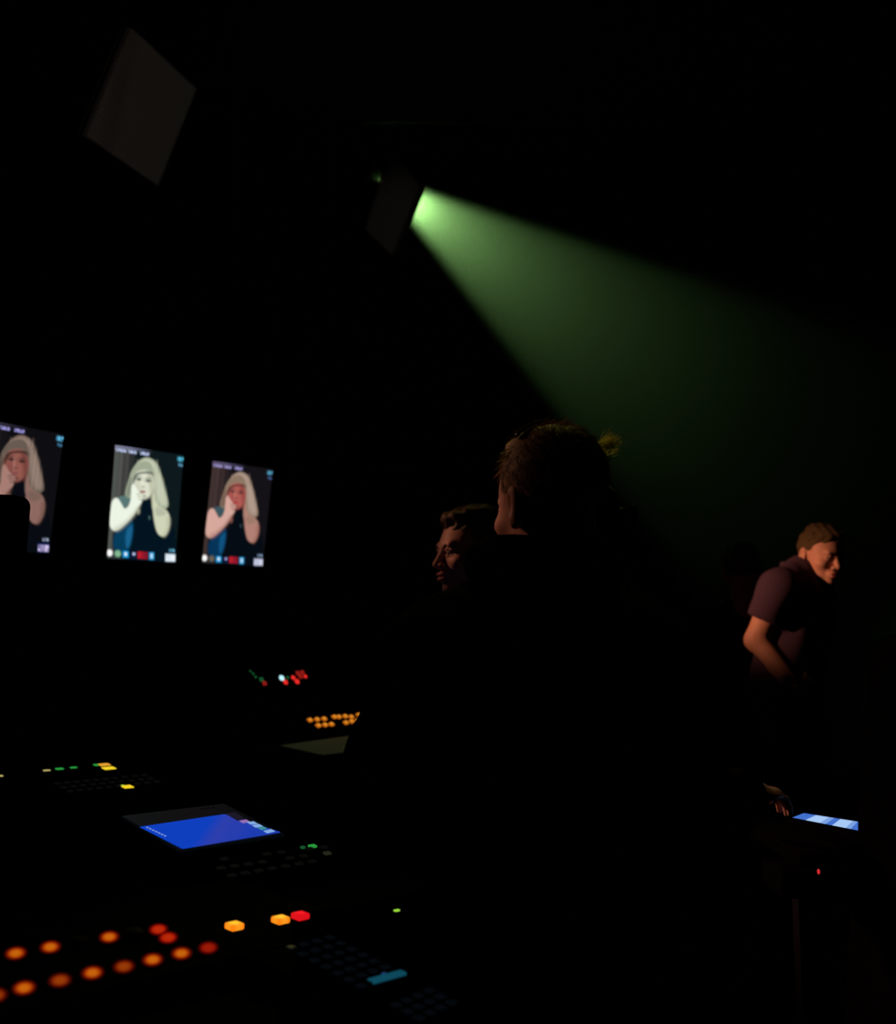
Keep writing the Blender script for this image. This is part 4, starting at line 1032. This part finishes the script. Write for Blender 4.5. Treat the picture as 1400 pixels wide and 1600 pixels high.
_t = _n.nodes.new('ShaderNodeBsdfTranslucent'); _t.inputs[0].default_value = (0.75, 0.85, 0.25, 1)
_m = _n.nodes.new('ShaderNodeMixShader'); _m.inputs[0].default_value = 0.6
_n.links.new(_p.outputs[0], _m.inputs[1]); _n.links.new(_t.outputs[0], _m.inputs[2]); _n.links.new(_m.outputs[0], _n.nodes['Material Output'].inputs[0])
def tuft():
    a = Vector([random.gauss(0, 0.0065) for _ in range(3)])
    return tuft_c - n_t * 0.006 + a, (HMi.to_3x3() @ Vector((0.75, 0.15, 0.55))).normalized() + Vector([random.uniform(-.35, .35) for _ in range(3)])
strands(hair1, HM, 230, tuft, 0.021, M_TUFT, 0.0005)

# his headset
hs = thing('headset', 'black single-ear intercom headset worn by the man in front', 'headset', hc)
def hp(x, y, z): return HM @ Vector((x, y, z))
def band(pts, wd, th, m, name, parent):
    bm = bmesh.new(); rings = []
    for i, (p, nrm) in enumerate(pts):
        d = (pts[min(i + 1, len(pts) - 1)][0] - pts[max(i - 1, 0)][0]).normalized(); s = d.cross(nrm).normalized()
        rings.append([bm.verts.new(p + s * a * wd / 2 + nrm * b) for a, b in ((-1, 0), (-0.8, th), (0.8, th), (1, 0))])
    for a, b in zip(rings, rings[1:]):
        for k in range(4): bm.faces.new((a[k], a[(k + 1) % 4], b[(k + 1) % 4], b[k]))
    bm.faces.new(rings[0][::-1]); bm.faces.new(rings[-1]); bmesh.ops.recalc_face_normals(bm, faces=bm.faces)
    return obj(name, bm, m, parent, True)
bp = []
for k in range(25):
    a = math.radians(-12 + k * (172 + 12) / 24)
    p = Vector((-math.cos(a) * 0.0925, 0.022, 0.030 + math.sin(a) * 0.098 if a > 0 else 0.030 + math.sin(a) * 0.09))
    n_ = Vector((-math.cos(a), 0, math.sin(a)))
    bp.append((HM @ p, (HM.to_3x3() @ n_).normalized()))
band([b for b in bp if True][:20], 0.016, 0.005, M_GLOSS, 'headband', hs)
cup = obj('ear_cup', lathe([(0.026, 0.0), (0.034, 0.004), (0.036, 0.014), (0.032, 0.026), (0.020, 0.032)], HM @ T(-0.080, 0.016, -0.008) @ Matrix.Rotation(math.radians(-90), 4, 'Y'), 28), M_METAL, hs, True)
obj('ear_cushion', lathe([(0.028, -0.006), (0.036, -0.004), (0.037, 0.003), (0.030, 0.006)], HM @ T(-0.078, 0.016, -0.008) @ Matrix.Rotation(math.radians(-90), 4, 'Y'), 28), M_CLOTH, cup, True)
q0, q1 = W(972, 800, 1.92), W(990, 798, 1.90)
obj('microphone_swivel', tube([hp(-0.100, 0.016, -0.010), q0, q1, W(989, 812, 1.90), W(989, 828, 1.90)], [0.007, 0.007, 0.009, 0.008, 0.004], 10), M_METAL, hs, True)
obj('cable', tube([W(989, 828, 1.90), W(988, 850, 1.90), W(985, 880, 1.90), W(984, 905, 1.88), W(975, 935, 1.83)], 0.0017, 8), M_METAL, hs, True)
obj('microphone_boom', tube([hp(-0.100, 0.0, -0.02), hp(-0.095, -0.06, -0.05), hp(-0.06, -0.115, -0.068), hp(-0.03, -0.125, -0.070)], 0.003, 8), M_METAL, hs, True)

# 2: the man further in, face to the left
hc2 = W(739, 862, 3.0)
HM2 = rot_head(hc2, -90 + 24, 2, 0, 1.02)
a2 = Vector((0.1, 3.0, 0))
J2 = dict(pel=(0.13, 3.02, 1.00), mid=(0.125, 3.02, 1.14), che=(0.12, 3.02, 1.30), nec=(0.095, 3.02, 1.44), shL=(0.18, 2.86, 1.36), shR=(0.06, 3.20, 1.36),
          elL=(0.22, 2.84, 1.10), elR=(0.06, 3.26, 1.09), wrL=(0.05, 2.86, 0.985), wrR=(-0.05, 3.16, 1.00),
          hiL=(0.15, 2.94, 0.92), hiR=(0.11, 3.10, 0.92), knL=(0.13, 2.92, 0.50), knR=(0.09, 3.12, 0.50), anL=(0.16, 2.92, 0.09), anR=(0.13, 3.12, 0.09), toL=(0.01, 2.89, 0.04), toR=(-0.02, 3.10, 0.04))
# the desk is ahead of him; shift the whole body to the free side of it
person('person', 'young man with short hair looking left, mostly hidden behind the jacketed man', J2, HM2, 'quiff', M_HAIR_B,
       [(hand_matrix(J2['wrL'], (-1, 0.1, -0.25), (0, 0, 1)), 1, (0.3,) * 4, 0.2), (hand_matrix(J2['wrR'], (-1, 0.1, -0.25), (0, 0, 1)), -1, (0.3,) * 4, 0.2)],
       ('shirt', M_CLOTH, 0.012, 0.93), 1.0)

# 3: the man on the right, hand on hip
Y3 = 4.2
hc3 = W(1284, 868, Y3)
HM3 = rot_head(hc3, 19, 12, 5, 0.95)
el, wr3 = W(1182, 1000, Y3 - 0.06), W(1238, 1066, Y3 - 0.16)
sh3 = W(1216, 922, Y3 - 0.10)
J3 = dict(pel=(1.33, 4.24, 1.06), mid=(1.30, 4.24, 1.22), che=tuple(W(1252, 945, Y3 + 0.08)), nec=tuple(W(1252, 898, Y3 + 0.03)),
          shR=tuple(sh3), shL=tuple(W(1262, 930, Y3 + 0.26)), elR=tuple(el), wrR=tuple(wr3), elL=(1.50, 4.48, 1.20), wrL=(1.42, 4.32, 1.08),
          hiL=(1.36, 4.34, 0.96), hiR=(1.31, 4.16, 0.96), knL=(1.38, 4.36, 0.52), knR=(1.34, 4.15, 0.52), anL=(1.34, 4.37, 0.09), anR=(1.29, 4.15, 0.09), toL=(1.49, 4.36, 0.04), toR=(1.44, 4.14, 0.04))
def polo_collar(P):
    n = W(1251, 898, Y3 + 0.03); q = P - np.array([n.x, n.y, n.z], dtype=np.float32)
    ring = np.abs(np.hypot(q[..., 0], q[..., 1]) - 0.070) - 0.006
    return smax(smax(ring, np.abs(q[..., 2] + 0.35 * q[..., 0]) - 0.026, 0.006), s_plane(q, (0.055, 0, 0), (1, 0, 0)), 0.004)
n3 = W(1251, 898, Y3 + 0.03)
M_HAIR_D = mat('dark_brown_hair', (0.07, 0.05, 0.024), 0.7, spec=0.1, var=0.5, scale=150)
M3 = person('person', 'man at the right in a dark maroon polo shirt, one hand on his hip', J3, HM3, 'quiff', M_HAIR_D,
            [(hand_matrix(wr3, (0.85, 0.15, -0.30), (0.1, -1, 0.1)), -1, (0.30, 0.32, 0.34, 0.36), 0.3), (hand_matrix(J3['wrL'], (-0.3, -0.5, -0.4), (1, 0, 0.3)), 1, (0.4,) * 4, 0.3)],
            ('polo_shirt', M_POLO, 0.013, 0.99), 0.62, (polo_collar, (n3.x - 0.1, n3.y - 0.1, n3.z - 0.08), (n3.x + 0.1, n3.y + 0.1, n3.z + 0.08), M_POLO))
wb = tag(obj('wristwatch', tube([W(1240, 1072, Y3 - 0.18) + Vector((0, 0, 0)), W(1245, 1077, Y3 - 0.20)], 0.012, 12), mat('gold_metal', (0.8, 0.6, 0.3), 0.25, metal=1.0, var=0), M3), '', '')
for k_ in ('label', 'category'): del wb[k_]

# 4: a dark figure standing in the haze between them
hc4 = W(1160, 893, 4.95)
HM4 = rot_head(hc4, 180 - 15, 6, 0, 1.05)
x4 = hc4.x
J4 = dict(pel=(x4, 4.97, 0.98), mid=(x4, 4.95, 1.16), che=(x4, 4.90, 1.42), nec=(x4, 4.92, 1.56), shL=(x4 - 0.17, 4.95, 1.45), shR=(x4 + 0.17, 4.95, 1.45),
          elL=(x4 - 0.23, 4.93, 1.18), elR=(x4 + 0.23, 4.93, 1.18), wrL=(x4 - 0.21, 5.02, 0.95), wrR=(x4 + 0.21, 5.02, 0.95),
          hiL=(x4 - 0.09, 4.97, 0.92), hiR=(x4 + 0.09, 4.97, 0.92), knL=(x4 - 0.10, 4.96, 0.50), knR=(x4 + 0.10, 4.96, 0.50), anL=(x4 - 0.10, 4.98, 0.09), anR=(x4 + 0.10, 4.98, 0.09), toL=(x4 - 0.12, 5.12, 0.04), toR=(x4 + 0.12, 5.12, 0.04))
person('person', 'dark figure in black clothes in the haze, left of the polo-shirted man', J4, HM4, 'short', M_HAIR_B,
       [(hand_matrix(J4['wrL'], (0.05, 0.2, -1), (-1, 0, 0)), 1, (0.3,) * 4, 0.2), (hand_matrix(J4['wrR'], (-0.05, 0.2, -1), (1, 0, 0)), -1, (0.3,) * 4, 0.2)],
       ('shirt', M_CLOTH, 0.014, 0.90), 1.0)
